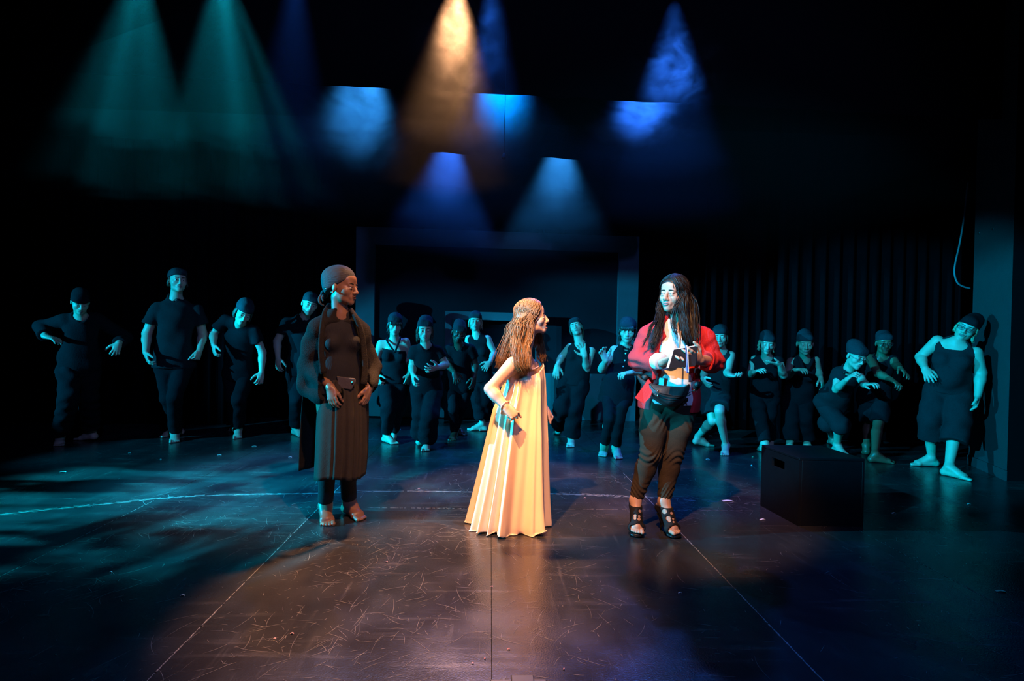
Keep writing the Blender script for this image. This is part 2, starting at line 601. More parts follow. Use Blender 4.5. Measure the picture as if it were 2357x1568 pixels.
def head_prims(hc, R, hs, mouth=0.0, jaw=1.0, nose=1.0):
    def w(x, y, z):
        return hc + R @ (V(x, y, z) * hs)

    def r3(*a):
        return [q * hs for q in a]
    P = [ell(w(0, 0.012, 0.040), r3(0.074, 0.094, 0.082), R, 0.02),
         ell(w(0, -0.022, -0.030), r3(0.060 * jaw, 0.066, 0.078), R, 0.03),
         cone(w(-0.030 * jaw, -0.030, -0.075), w(-0.008, -0.068, -0.092), 0.022 * hs, 0.019 * hs, 0.02),
         cone(w(0.030 * jaw, -0.030, -0.075), w(0.008, -0.068, -0.092), 0.022 * hs, 0.019 * hs, 0.02),
         ball(w(0, -0.074, -0.093), 0.017 * hs, 0.015),
         ball(w(-0.038, -0.055, -0.026), 0.028 * hs, 0.02), ball(w(0.038, -0.055, -0.026), 0.028 * hs, 0.02),
         cone(w(-0.036, -0.073, 0.020), w(0.036, -0.073, 0.020), 0.013 * hs, 0.013 * hs, 0.014),
         ell(w(0, -0.050, 0.050), r3(0.058, 0.040, 0.042), R, 0.02)]
    for sx in (-1, 1):
        P.append(dict(ell(w(sx * 0.032, -0.101, -0.001), r3(0.021, 0.020, 0.013), R, 0.012), sub=True))
        P.append(ball(w(sx * 0.031, -0.0775, 0.000), 0.0138 * hs, 0.003))
        P.append(ell(w(sx * 0.031, -0.083, 0.0085), r3(0.018, 0.010, 0.0048), R, 0.004))
        P.append(ell(w(sx * 0.031, -0.0825, -0.0088), r3(0.0165, 0.0095, 0.0040), R, 0.004))
        P.append(ell(w(sx * 0.075, 0.012, -0.010), r3(0.011, 0.020, 0.031), R @ rot(sx * 18, 8, 0), 0.006))
        P.append(ball(w(sx * 0.0125 * nose, -0.0985, -0.036), 0.0095 * hs * nose, 0.006))
    P.append(cone(w(0, -0.088, 0.012), w(0, -0.1100 * (0.98 + 0.02 * nose), -0.031), 0.0080 * hs, 0.0125 * hs, 0.010))
    P.append(ell(w(0, -0.082, -0.062), r3(0.030, 0.016, 0.022), R, 0.015))
    P.append(cone(w(-0.019, -0.0885, -0.0605), w(0, -0.0965, -0.0575), 0.0048 * hs, 0.0070 * hs, 0.004))
    P.append(cone(w(0.019, -0.0885, -0.0605), w(0, -0.0965, -0.0575), 0.0048 * hs, 0.0070 * hs, 0.004))
    dz = 0.012 * mouth
    P.append(cone(w(-0.017, -0.0885, -0.066 - dz), w(0, -0.0955, -0.0705 - dz), 0.0050 * hs, 0.0082 * hs, 0.004))
    P.append(cone(w(0.017, -0.0885, -0.066 - dz), w(0, -0.0955, -0.0705 - dz), 0.0050 * hs, 0.0082 * hs, 0.004))
    if mouth > 0:
        P.append(dict(ell(w(0, -0.096, -0.064 - dz * 0.55), r3(0.017, 0.020, 0.0035 + 0.006 * mouth), R, 0.004), sub=True))
    else:
        P.append(dict(cone(w(-0.020, -0.100, -0.0640), w(0.020, -0.100, -0.0640), 0.0024 * hs, 0.0024 * hs, 0.003), sub=True))
    return P


def frame_of(J):
    """picture-right, up and forward axes of the chest (L is always the figure's own right-hand side, picture left when it faces us)"""
    up = nrm(J['neck'] - J['hip'])
    rx = J['shR'] - J['shL']
    rx = nrm(rx - up * np.dot(rx, up))
    return rx, up, np.cross(rx, up)


def torso_prims(J, off=0.0, k=0.03, flat=0.62):
    rx, up, fw = frame_of(J)
    S, B = J['S'], J['B']
    n, hip = J['neck'], J['hip']
    hw = 0.5 * np.linalg.norm(J['shR'] - J['shL'])
    cw = max(hw * 0.90, 0.125 * S) * (0.8 + 0.2 * B)
    L = np.linalg.norm(n - hip)
    ch = n - up * L * 0.27
    wa = n - up * L * 0.66
    mid = (J['shL'] + J['shR']) / 2
    o = off
    s = flat * (0.75 + 0.25 * B)
    P = [cone(ch, wa, cw + o, 0.118 * S * B + o, k, fw, s), cone(wa, hip, 0.118 * S * B + o, 0.140 * S * (0.45 + 0.55 * B) + o, k, fw, s * 1.04),
         cone(hip - rx * 0.06 * S, hip + rx * 0.06 * S, 0.088 * S * B + o, 0.088 * S * B + o, k),
         cone(lerp(J['shL'], mid, 0.16) - up * 0.016, lerp(J['shR'], mid, 0.16) - up * 0.016, 0.044 * S + o, 0.044 * S + o, k),
         cone(lerp(mid, J['shL'], 0.55), n + up * 0.015, 0.045 * S + o, 0.050 * S + o, k), cone(lerp(mid, J['shR'], 0.55), n + up * 0.015, 0.045 * S + o, 0.050 * S + o, k)]
    if J.get('bust', 0) > 0:
        b = J['bust']
        for sx in (-1, 1):
            P.append(ball(n - up * L * 0.36 + rx * sx * 0.072 * S + fw * (cw * s * 0.72), 0.060 * S * b + o, 0.035))
    if B > 1.15:
        P.append(ball(n - up * L * 0.70 + fw * 0.05 * S, 0.115 * S * (B - 0.1) + o, 0.05))
    return P


def arm_prims(J, sd, off=0.0, k=0.02, a0=0.054, a1=0.041, a2=0.027):
    S = J['S'] * J.get('armB', 1.0)
    sh, el, wr = J['sh' + sd], J['el' + sd], J['wr' + sd]
    o = off
    return [cone(sh, el, a0 * 0.92 * S + o, a1 * S + o, k), cone(el, lerp(el, wr, 0.35), a1 * 0.98 * S + o, a1 * 0.98 * S + o, k),
            cone(lerp(el, wr, 0.30), wr, a1 * 0.98 * S + o, a2 * S + o, k)]


def leg_prims(J, sd, k=0.02):
    S, B = J['S'], J.get('legB', 0.5 + 0.5 * J['B'])
    rx, up, fw = frame_of(J)
    sx = -1 if sd == 'L' else 1
    hj = J['hip'] + rx * sx * 0.085 * S - up * 0.03
    kn, an = J['kn' + sd], J['an' + sd]
    cf = lerp(kn, an, 0.30) + V(0, 0.012, 0)
    return [cone(hj, kn, 0.078 * S * B, 0.052 * S * B, k), cone(kn, cf, 0.051 * S * B, 0.054 * S * B, k), cone(cf, an, 0.053 * S * B, 0.034 * S, k)]


def joints(Y0, px, S=1.0, B=1.0, feet=None, **kw):
    """px: joint -> (u, v, dy) in photo pixels, dy metres up the stage from the figure's own distance Y0"""
    J = dict(S=S, B=B)
    hx = at(px['hip'][0], px['hip'][1], Y0)
    az = math.atan2(hx[0], hx[1]) if kw.get('face_us') else 0.0
    D = hx[0] * math.sin(az) + hx[1] * math.cos(az)
    for k_, q in px.items():
        d = ray(q[0], q[1])
        Yb = D / (d[0] / d[1] * math.sin(az) + math.cos(az))      # the upright plane square to our line of sight
        J[k_] = at(q[0], q[1], Yb + (q[2] if len(q) > 2 else 0.0))
    J['az'] = az
    for sd, (an, toe) in (feet or {}).items():
        ah = an[2] if len(an) > 2 else 0.085
        t_ = floor_at(toe[0], toe[1], 0.012)
        d_ = (t_ - floor_at(an[0], an[1], ah)) * V(1, 1, 0)
        J['toe' + sd] = t_
        J['an' + sd] = t_ - nrm(d_) * 0.185 * S * (1 - max(0, ah - 0.09) * 1.5) + V(0, 0, ah - 0.012)
    J.update(kw)
    return J


def mesh_person_part(name, prims, h, mt, root, post=None, mats=None, midx_fn=None, parent=None):
    co, fa = run_field(prims, h, post)
    mi = None
    if midx_fn is not None:
        cen = co[fa].mean(1)
        mi = midx_fn(cen)
    return add_mesh(name, co, fa, mt, root, mats=mats, midx=mi), co


def face_details(J, root, co, lips):
    """eyeballs with irises, and eyebrows laid on the brow ridge"""
    hc, R, hs = J['head'], J['R'], J.get('hs', 1.0)
    q = (co - hc) @ R / hs
    fr = q[(q[:, 1] < -0.03) & (np.abs(q[:, 2]) < 0.06) & (np.abs(q[:, 0]) < 0.075)]
    gx = J.get('gaze', 0.0)
    lowf = q[(q[:, 1] < -0.03) & (q[:, 2] < -0.03) & (np.abs(q[:, 0]) < 0.04)]
    mo = J.get('mouth', 0.0)
    G = []
    for up_ in (1, 0):
        pts, rr = [], []
        for t in np.linspace(-1, 1, 11):
            x = 0.0215 * t
            z = -0.0600 + 0.0035 * (1 - abs(t)) - (0.002 if abs(t) < 0.1 else 0) if up_ else -0.0650 - 0.0055 * (1 - t * t) - 0.012 * mo * (1 - 0.6 * t * t)
            m = (np.abs(lowf[:, 0] - x) < 0.005) & (np.abs(lowf[:, 2] - z) < 0.005)
            y = lowf[m, 1].min() if m.any() else -0.088
            pts.append(hc + R @ (V(x, y + 0.0016, z) * hs))
            rr.append((0.0040 if up_ else 0.0050) * (1.02 - t * t) ** 0.5 + 0.0006)
        G.append(tube_geo(pts, np.array(rr) * hs, 7, flat=(R @ V(0, 1, 0), 0.62)))
    for g in G:
        add_mesh('lip', g[0], g[1], M[lips], root)
    for sx in (-1, 1):
        c = V(sx * 0.031, -0.0775, 0.0)
        v, f, mi = [], [], []
        ax = nrm(V(gx, -0.0142, -0.0003))
        u1 = nrm(np.cross(ax, V(0, 0, 1)))
        u2 = np.cross(u1, ax)
        rings = (0.0, 0.22, 0.43, 0.46, 0.8, 1.15, 1.5)
        v.append(c + ax * 0.01435)
        for a in rings[1:]:
            for k in range(14):
                b = 2 * math.pi * k / 14
                v.append(c + (ax * math.cos(a) + (u1 * math.cos(b) + u2 * math.sin(b)) * math.sin(a)) * 0.0142)
        for k in range(14):
            f.append((0, 1 + k, 1 + (k + 1) % 14))
            mi.append(1)
        for j in range(len(rings) - 2):
            for k in range(14):
                a, b = 1 + j * 14 + k, 1 + j * 14 + (k + 1) % 14
                f.append((a, a + 14, b + 14, b))
                mi.append(1 if j == 0 else 0)
        v = [hc + R @ (p * hs) for p in v]
        add_mesh('eye', v, f, None, root, mats=[M['eye_white'], M['iris']], midx=mi)
        pts = []
        for t in np.linspace(0, 1, 9):
            x = sx * (0.012 + 0.038 * t)
            z = 0.0225 + 0.004 * math.sin(t * 2.2) + J.get('browt', 0.0) * (0.5 - t) * -0.02
            m = (np.abs(fr[:, 0] - x) < 0.006) & (np.abs(fr[:, 2] - z) < 0.006)
            y = fr[m, 1].min() if m.any() else -0.085
            pts.append(hc + R @ (V(x, y + 0.0005, z) * hs))
        g = tube_geo(pts, np.array([0.0022, 0.0034, 0.0038, 0.0038, 0.0036, 0.0032, 0.0028, 0.0020, 0.0010]) * hs, 6, flat=(R @ V(0, 1, 0), 0.55))
        add_mesh('eyebrow', g[0], g[1], M['brow'], root)


def make_body(J, root, h=0.005, skin='skin_light', lips='lips_light', shoes=False, decim=0.4, nails=False):
    P = torso_prims(J)
    rx, up, fw = frame_of(J)
    S = J['S']
    hc, R, hs = J['head'], J['R'], J.get('hs', 1.0) * J.get('hsz', 1.0)
    for sd in 'LR':
        P += leg_prims(J, sd)
        P += arm_prims(J, sd)
    P.append(cone(J['neck'] - up * 0.03, hc + R @ (V(0, 0.022, -0.070) * hs), 0.056 * S * (0.8 + 0.2 * J['B']), 0.050 * S * (0.8 + 0.2 * J['B']), 0.02))
    P += head_prims(hc, R, hs, J.get('mouth', 0.0), J.get('jaw', 1.0), J.get('nose', 1.0))
    for sd in 'LR':
        hp = J.get('hand' + sd, {})
        P += hand_prims(J['wr' + sd], J['fi' + sd], J['pn' + sd], S * J.get('handS', 1.0), hp.get('curl', (18, 28, 20)), hp.get('spread', 10), hp.get('thumb', 1 if sd == 'L' else -1), hp.get('out', 0.7))
        other = J['an' + ('R' if sd == 'L' else 'L')] - J['an' + sd]
        if not shoes:
            P += foot_prims(J['an' + sd], J['toe' + sd], S, J.get('inner' + sd, other))
        else:
            P += shoes(sd)
    co, fa = run_field(P, h, (lambda f: f.half(V(0, 0, 0.0015), V(0, 0, -1))))
    cen = co[fa].mean(1)
    q = (cen - hc) @ R / hs
    mi = np.zeros(len(fa), np.int32)
    x, y, z = np.abs(q[:, 0]), q[:, 1], q[:, 2]
    o = add_mesh('body', co, fa, None, root, mats=[M[skin]])
    face_details(J, root, co, lips)
    if decim < 1:
        vg = o.vertex_groups.new(name='smooth_areas')
        keep = (np.linalg.norm(co - hc, axis=1) < 0.15)
        for sd in 'LR':
            keep |= np.linalg.norm(co - (J['wr' + sd] + nrm(J['fi' + sd] - J['wr' + sd]) * 0.08), axis=1) < 0.13
            keep |= np.linalg.norm(co - J['an' + sd], axis=1) < 0.0
        idx = np.nonzero(~keep)[0]
        vg.add(idx.tolist(), 1.0, 'REPLACE')
        md = o.modifiers.new('decimate', 'DECIMATE')
        md.ratio = decim
        md.vertex_group = 'smooth_areas'
    return o


def arm_point(J, sd, t):
    return lerp(J['sh' + sd], J['el' + sd], t) if t <= 1 else lerp(J['el' + sd], J['wr' + sd], t - 1)


def make_top(J, root, name='shirt', m='cloth_black', sleeve=(0.7, 0.7), neck='crew', hem=0.06, off=0.016, loose=0.012, h=0.0095, seed=1, amp=0.004, sw=0.022, extra=()):
    rx, up, fw = frame_of(J)
    S = J['S']
    P = torso_prims(J, off, 0.03)
    cut = J['hip'] - up * hem
    P.append(cone(J['hip'] + up * 0.10, cut - up * 0.05, 0.132 * S * (0.45 + 0.55 * J['B']) + off + loose, 0.140 * S * (0.45 + 0.55 * J['B']) + off + loose * 1.6, 0.03, fw, 0.70))
    for sd, t in zip('LR', sleeve):
        sh, el, wr = J['sh' + sd], J['el' + sd], J['wr' + sd]
        if t <= 0:
            continue
        e = arm_point(J, sd, t)
        d = nrm(e - (sh if t <= 1 else el))
        if t <= 1:
            P.append(cone(sh - up * 0.006, e + d * 0.04, 0.045 * S + off, 0.052 * S * J.get('armB', 1) + sw, 0.02, clip=[(e, d)]))
        else:
            P.append(cone(sh - up * 0.006, el, 0.045 * S + off, 0.046 * S + sw * 0.8, 0.02))
            P.append(cone(el, e + d * 0.04, 0.046 * S + sw * 0.8, 0.036 * S + sw, 0.02, clip=[(e, d)]))
    P += list(extra)
    n = J['neck']
    hb = J['head'] + J['R'] @ (V(0, 0.02, -0.07))
    nd = nrm(hb - n)
    P.append(dict(cone(n + nd * 0.01, n + nd * 0.2, 0.066 * S, 0.075 * S, 0.006), sub=True))
    if neck == 'v':
        P.append(dict(cone(n + fw * 0.10 + up * 0.05, n + fw * 0.13 - up * 0.075 * S, 0.075 * S, 0.008, 0.004), sub=True))
    elif neck == 'deepv':
        P.append(dict(cone(n + fw * 0.10 + up * 0.05, n + fw * 0.15 - up * 0.15 * S, 0.080 * S, 0.012, 0.004), sub=True))
    elif neck == 'scoop':
        P.append(dict(cone(n + fw * 0.09 + up * 0.05, n + fw * 0.13 - up * 0.05 * S, 0.078 * S, 0.062 * S, 0.004), sub=True))
    elif neck == 'wide':
        P.append(dict(cone(n + fw * 0.07 - rx * 0.05 + up * 0.02, n + fw * 0.07 + rx * 0.05 + up * 0.02, 0.072 * S, 0.072 * S, 0.004), sub=True))
    if sleeve[0] <= 0 or sleeve[1] <= 0:      # cut the armholes
        for sd, t in zip('LR', sleeve):
            if t <= 0:
                sh, el = J['sh' + sd], J['el' + sd]
                sx = -1 if sd == 'L' else 1
                c0 = sh + rx * sx * (0.006 - t * 0.1)
                P.append(dict(cone(c0 + up * 0.07, c0 + rx * sx * 0.02 - up * 0.10 * S, 0.048 * S, 0.050 * S, 0.006), sub=True))
    fo = folds(seed, amp)

    def post(f):
        f.warp(fo)
        f.half(cut, -up)
    return mesh_person_part(name, P, h, M[m], root, post)[0]


def make_trousers(J, root, name='trousers', m='cloth_trouser', end=(0.93, 0.93), thigh=0.105, knee=0.085, cuff=0.080, top=0.02, h=0.011, seed=3, amp=0.004):
    rx, up, fw = frame_of(J)
    S, B = J['S'], J.get('legB', 0.5 + 0.5 * J['B'])
    P = [cone(J['hip'] + up * 0.10, J['hip'], 0.130 * S * (0.45 + 0.55 * J['B']) + 0.012, 0.145 * S * (0.45 + 0.55 * J['B']) + 0.012, 0.03, fw, 0.70),
         cone(J['hip'] - rx * 0.06 * S, J['hip'] + rx * 0.06 * S, 0.096 * S * (0.4 + 0.6 * J['B']), 0.096 * S * (0.4 + 0.6 * J['B']), 0.03)]
    thigh, knee = thigh * 0.90, knee * 0.90
    for sd, t in zip('LR', end):
        sx = -1 if sd == 'L' else 1
        hj = J['hip'] + rx * sx * 0.085 * S - up * 0.03
        kn, an = J['kn' + sd], J['an' + sd]
        if t >= 0:
            e = lerp(kn, an, t)
            d = nrm(an - kn)
            P.append(cone(hj, kn, thigh * S * B, knee * S * B, 0.02))
            P.append(cone(kn, e + d * 0.03, knee * S * B, cuff * S, 0.02, clip=[(e, d)]))
        else:
            e = lerp(hj, kn, 1 + t)
            d = nrm(kn - hj)
            P.append(cone(hj, e + d * 0.03, thigh * S * B, cuff * S, 0.02, clip=[(e, d)]))
    fo = folds(seed, amp, 1.2)

    def post(f):
        f.warp(fo)
        f.half(J['hip'] + up * (0.10 + top), up)
        f.half(V(0, 0, 0.008), V(0, 0, -1))
    return mesh_person_part(name, P, h, M[m], root, post)[0]


def make_cap(J, root, m='cloth_cap', h=0.0072, tilt=12, slouch=(0, 0.03, 0.0), seed=5, low=0.030, name='cap', vol=1.0):
    hc, R, hs = J['head'], J['R'], J.get('hs', 1.0) * J.get('hsz', 1.0)

    def w(x, y, z):
        return hc + R @ (V(x, y, z) * hs)
    P = [ell(w(0, 0.014, 0.045), [q * hs for q in (0.084, 0.104, 0.088 * vol)], R, 0.02),
         ell(w(slouch[0], 0.045 + slouch[1], 0.065 + slouch[2]), [q * hs for q in (0.070, 0.070, 0.062 * vol)], R, 0.04),
         cone(w(-0.03, -0.055, low + 0.032), w(0.03, -0.055, low + 0.032), 0.036 * hs, 0.036 * hs, 0.03)]
    fo = folds(seed, 0.0035)
    nv = R @ rot(0, -tilt, 0) @ V(0, 0, -1)

    def post(f):
        f.warp(fo)
        f.half(w(0, -0.06, low), nv)
    o = mesh_person_part(name, P, h, M[m], root, post)[0]
    # the cap's rolled band
    pts, rr = [], []
    for i in range(33):
        a = 2 * math.pi * i / 32
        b0 = V(0.0805 * math.cos(a), 0.008 + 0.0985 * math.sin(a), 0)
        pz = low + (b0[1] + 0.06) * math.tan(math.radians(-tilt)) + 0.006
        pts.append(w(b0[0], b0[1], pz))
    g = tube_geo(pts, 0.0075 * hs, 6)
    bnd = add_mesh('band', g[0], g[1], M[m], root)
    bnd.parent = o
    return o


def make_glasses(J, root, m='metal_dark'):
    hc, R, hs = J['head'], J['R'], J.get('hs', 1.0)

    def w(x, y, z):
        return hc + R @ (V(x, y, z) * hs)
    G = []
    for sx in (-1, 1):
        pts = [w(sx * 0.033 + 0.024 * math.cos(a) * (1 + 0.12 * abs(math.cos(a))), -0.104, -0.004 + 0.0175 * math.sin(a)) for a in np.linspace(0, 2 * math.pi, 21)]
        G.append(tube_geo(pts, 0.0019 * hs, 5))
        G.append(tube_geo([w(sx * 0.058, -0.102, 0.003), w(sx * 0.079, -0.070, 0.004), w(sx * 0.082, 0.015, 0.002)], 0.0019 * hs, 5))
    G.append(tube_geo([w(-0.010, -0.104, 0.000), w(0, -0.108, 0.004), w(0.010, -0.104, 0.000)], 0.0019 * hs, 5))
    co, fa = merge(G)
    o = add_mesh('glasses', co, fa, M[m], root)
    for sx in (-1, 1):
        ring = [w(sx * 0.033 + 0.0235 * math.cos(a) * (1 + 0.12 * abs(math.cos(a))), -0.1035, -0.004 + 0.017 * math.sin(a)) for a in np.linspace(0, 2 * math.pi, 20, endpoint=False)]
        back = [p + R @ V(0, 0.0015, 0) for p in ring]
        n = len(ring)
        fa2 = [tuple(range(n)), tuple(range(2 * n - 1, n - 1, -1))] + [(i, n + i, n + (i + 1) % n, (i + 1) % n) for i in range(n)]
        l = add_mesh('lens', ring + back, fa2, M['lens'], root, smooth=False)
        l.parent = o
    return o


def lock_geo(ctrl, r, rg, wave=0.006, freq=3.0, seg=14, sides=5, jit=0.0):
    """one tapering wavy lock of hair"""
    p = spline(ctrl, seg)
    t = np.linspace(0, 1, seg)
    ph, ph2 = rg.uniform(0, 6.28), rg.uniform(0, 6.28)
    fr = freq * rg.uniform(0.8, 1.2)
    amp = wave * np.clip(t * 2.2, 0, 1)
    p[:, 0] += amp * np.sin(fr * 6.28 * t + ph)
    p[:, 1] += amp * np.sin(fr * 6.28 * t + ph2)
    rad = r * np.clip(1.15 - 0.95 * t ** 1.6, 0.08, 1) * np.clip(0.35 + 4 * t, 0, 1)
    tan = np.gradient(p, axis=0)
    tan /= np.maximum(np.linalg.norm(tan, axis=1, keepdims=True), 1e-9)
    u = np.cross(tan, V(0.31, 0.92, 0.23))
    u /= np.maximum(np.linalg.norm(u, axis=1, keepdims=True), 1e-9)
    w = np.cross(tan, u)
    a = 2 * math.pi * np.arange(sides) / sides
    co = p[:, None, :] + (u[:, None, :] * np.cos(a)[None, :, None] + w[:, None, :] * np.sin(a)[None, :, None]) * rad[:, None, None]
    fa = []
    for i in range(seg - 1):
        for s in range(sides):
            b = i * sides
            fa.append((b + s, b + (s + 1) % sides, b + sides + (s + 1) % sides, b + sides + s))
    fa.append(tuple(range((seg - 1) * sides, seg * sides)))
    return list(co.reshape(-1, 3)), fa


def make_hair_short(J, root, m, sides=((-1, 0.10), (1, 0.10)), seed=1, n=26, fringe=False, back=True):
    """locks that show below a cap: left and right of the face, nape, fringe"""
    rg = random.Random(seed)
    hc, R, hs = J['head'], J['R'], J.get('hs', 1.0)

    def w(x, y, z):
        return hc + R @ (V(x, y, z) * hs)
    G = []
    for sx, ln in sides:
        for i in range(n):
            y0 = rg.uniform(-0.030, 0.06)
            x0 = sx * (0.076 - 0.012 * abs(y0) / 0.06)
            a = w(x0, y0, 0.035)
            b = w(x0 + sx * 0.010, y0 + 0.004, -0.03)
            c = w(x0 + sx * rg.uniform(-0.006, 0.012), y0 + rg.uniform(-0.012, 0.01), -0.06)
            e = c + V(rg.uniform(-0.01, 0.01), rg.uniform(-0.015, 0.01), -ln * rg.uniform(0.6, 1.0))
            G.append(lock_geo([a, b, c, e], 0.0085 * hs, rg, 0.004, 2.0, 10))
    if back:
        for i in range(n):
            x0 = rg.uniform(-0.065, 0.065)
            G.append(lock_geo([w(x0, 0.09, 0.02), w(x0, 0.095, -0.03), w(x0 * 1.05, 0.085, -0.07), w(x0 * 1.05, 0.08, -0.07) + V(0, 0, -max(s[1] for s in sides) * rg.uniform(0.5, 0.9))], 0.010 * hs, rg, 0.004, 2.0, 10))
    if fringe:
        for i in range(22):
            x0 = -0.058 + 0.116 * i / 21
            G.append(lock_geo([w(x0 * 0.9, -0.070, 0.062), w(x0, -0.094 + 0.35 * abs(x0) ** 1.4, 0.040), w(x0 * 1.03, -0.096 + 0.4 * abs(x0) ** 1.4, 0.018), w(x0 * 1.05 + rg.uniform(-0.004, 0.004), -0.092 + 0.4 * abs(x0) ** 1.4, 0.006 + rg.uniform(-0.008, 0.006))], 0.0065 * hs, rg, 0.001, 1.0, 8))
    co, fa = merge(G)
    return tag(add_mesh('hair', co, fa, M[m], root), kind='stuff')


PEOPLE = {}


def person(key, label, J, skin='skin_light', h=0.005, decim=0.26, group='ensemble in dark clothes and caps', **kw):
    base = (J['anL'] + J['anR']) / 2
    root = empty('person', (base[0], base[1], 0), label, 'person', group)
    lips = 'lips_dark' if skin in ('skin_dark', 'skin_deep') else 'lips_light'
    make_body(J, root, h=h, skin=skin, lips=lips, decim=decim, **kw)
    PEOPLE[key] = (root, J)
    return root


# ------------------------------------------------------------------ the stage
def floor_material():
    m = bpy.data.materials.new('black_painted_hardboard')
    m.use_nodes = True
    nt = m.node_tree
    N, L = nt.nodes, nt.links
    b = N['Principled BSDF']
    geo = N.new('ShaderNodeNewGeometry')

    def math_(op, a, c=None, clamp=False):
        n = N.new('ShaderNodeMath')
        n.operation = op
        n.use_clamp = clamp
        for i, q in enumerate((a, c)):
            if q is None:
                continue
            if isinstance(q, (int, float)):
                n.inputs[i].default_value = q
            else:
                L.new(q, n.inputs[i])
        return n.outputs[0]

    def noise(scale, detail=4, stretch=(1, 1, 1), rz=0.0, rough=0.55):
        mp = N.new('ShaderNodeMapping')
        mp.inputs['Scale'].default_value = stretch
        mp.inputs['Rotation'].default_value = (0, 0, rz)
        L.new(geo.outputs['Position'], mp.inputs[0])
        nz = N.new('ShaderNodeTexNoise')
        nz.inputs['Scale'].default_value = scale
        nz.inputs['Detail'].default_value = detail
        nz.inputs['Roughness'].default_value = rough
        L.new(mp.outputs[0], nz.inputs['Vector'])
        return nz.outputs[0]

    def ramp(v, lo, hi, a=0.0, c=1.0):
        r = N.new('ShaderNodeMapRange')
        r.inputs[1].default_value = lo
        r.inputs[2].default_value = hi
        r.inputs[3].default_value = a
        r.inputs[4].default_value = c
        L.new(v, r.inputs[0])
        return r.outputs[0]
    scuff = ramp(noise(2.3, 6, (1, 0.7, 1), 0.4), 0.45, 0.75)
    streak = math_('MULTIPLY', ramp(noise(9, 5, (0.25, 2.2, 1), 0.2), 0.55, 0.72), ramp(noise(1.7, 2), 0.42, 0.62))
    streak2 = math_('MULTIPLY', ramp(noise(11, 5, (2.4, 0.22, 1), -0.5), 0.57, 0.74), ramp(noise(1.9, 2, (1, 1, 1), 1.0), 0.42, 0.62))
    dust = ramp(noise(85, 2), 0.70, 0.78)
    tot = math_('ADD', math_('ADD', math_('MULTIPLY', scuff, 0.35), math_('MULTIPLY', streak, 0.5)), math_('ADD', math_('MULTIPLY', streak2, 0.4), math_('MULTIPLY', dust, 0.35)), True)
    mx = N.new('ShaderNodeMix')
    mx.data_type = 'RGBA'
    mx.inputs[6].default_value = (0.019, 0.018, 0.020, 1)
    mx.inputs[7].default_value = (0.075, 0.068, 0.064, 1)
    L.new(tot, mx.inputs[0])
    L.new(mx.outputs[2], b.inputs['Base Color'])
    L.new(math_('ADD', ramp(noise(3.1, 5), 0.35, 0.7, 0.17, 0.28), math_('MULTIPLY', tot, 0.18)), b.inputs['Roughness'])
    b.inputs['Specular IOR Level'].default_value = 0.5
    bp = N.new('ShaderNodeBump')
    bp.inputs['Strength'].default_value = 0.10
    bp.inputs['Distance'].default_value = 0.01
    L.new(math_('ADD', noise(140, 2), math_('MULTIPLY', noise(6, 3), 1.5)), bp.inputs['Height'])
    L.new(bp.outputs[0], b.inputs['Normal'])
    return m


M['floor'] = floor_material()
M['scuff'] = mat('pale_scuff', (0.19, 0.165, 0.15), 0.6, 0.3, 0.3, 30)
M['seam'] = mat('scuffed_edge', (0.22, 0.20, 0.19), 0.6, 0.3, 0.5, 60)
M['void'] = mat('dark_gap', (0.004, 0.004, 0.004), 0.9, 0.1)
M['black_wall'] = mat('black_wall', (0.004, 0.004, 0.005), 0.9, 0.05, 0.2, 8)
M['drape'] = mat('black_velour', (0.0022, 0.0022, 0.003), 0.95, 0.02, 0.2, 12)
M['flat_paint'] = mat('grey_painted_flat', (0.070, 0.076, 0.088), 0.7, 0.2, 0.18, 6, 0.1, 40)
M['flat_dark'] = mat('dark_painted_panel', (0.009, 0.009, 0.013), 0.8, 0.1, 0.2, 5)
M['pillar_paint'] = mat('grey_painted_pillar', (0.030, 0.031, 0.033), 0.6, 0.3, 0.15, 10, 0.15, 120)
M['box_paint'] = mat('black_painted_plywood', (0.004, 0.004, 0.005), 0.5, 0.2, 0.3, 9, 0.15, 30)

# floor: sheets of hardboard four feet wide, laid up the stage, on a dark base
XS = [-9.76 + 1.22 * i for i in range(14)]
XS = [x + 0.03 for x in XS]
floor_o = add_box('floor', (-9.8, -1.0, -0.06), (6.6, 9.6, -0.012), M['void'], origin=(0, 4, -0.06))
tag(floor_o, 'black painted hardboard stage floor covered in scratches', 'floor', kind='structure')
rgf = random.Random(4)
panel_cache = {}
edge_geo = []
YS = [-0.80, 1.64, 4.08, 6.52, 8.96]
for i, x0 in enumerate(XS[:-1]):
    for y0, y1 in zip(YS[:-1], YS[1:]):
        key = 'sheet'
        if key not in panel_cache:
            co, fa = box_geo((-0.6085, -1.2185, -0.012), (0.6085, 1.2185, 0.0))
            o = add_mesh('floor_panel', co, fa, M['floor'], None, smooth=False)
            panel_cache[key] = o.data
        else:
            o = bpy.data.objects.new('floor_panel', panel_cache[key])
            COL.objects.link(o)
        o.parent = floor_o
        o.location = Vector((x0 + 0.61, (y0 + y1) / 2, 0)) - floor_o.location


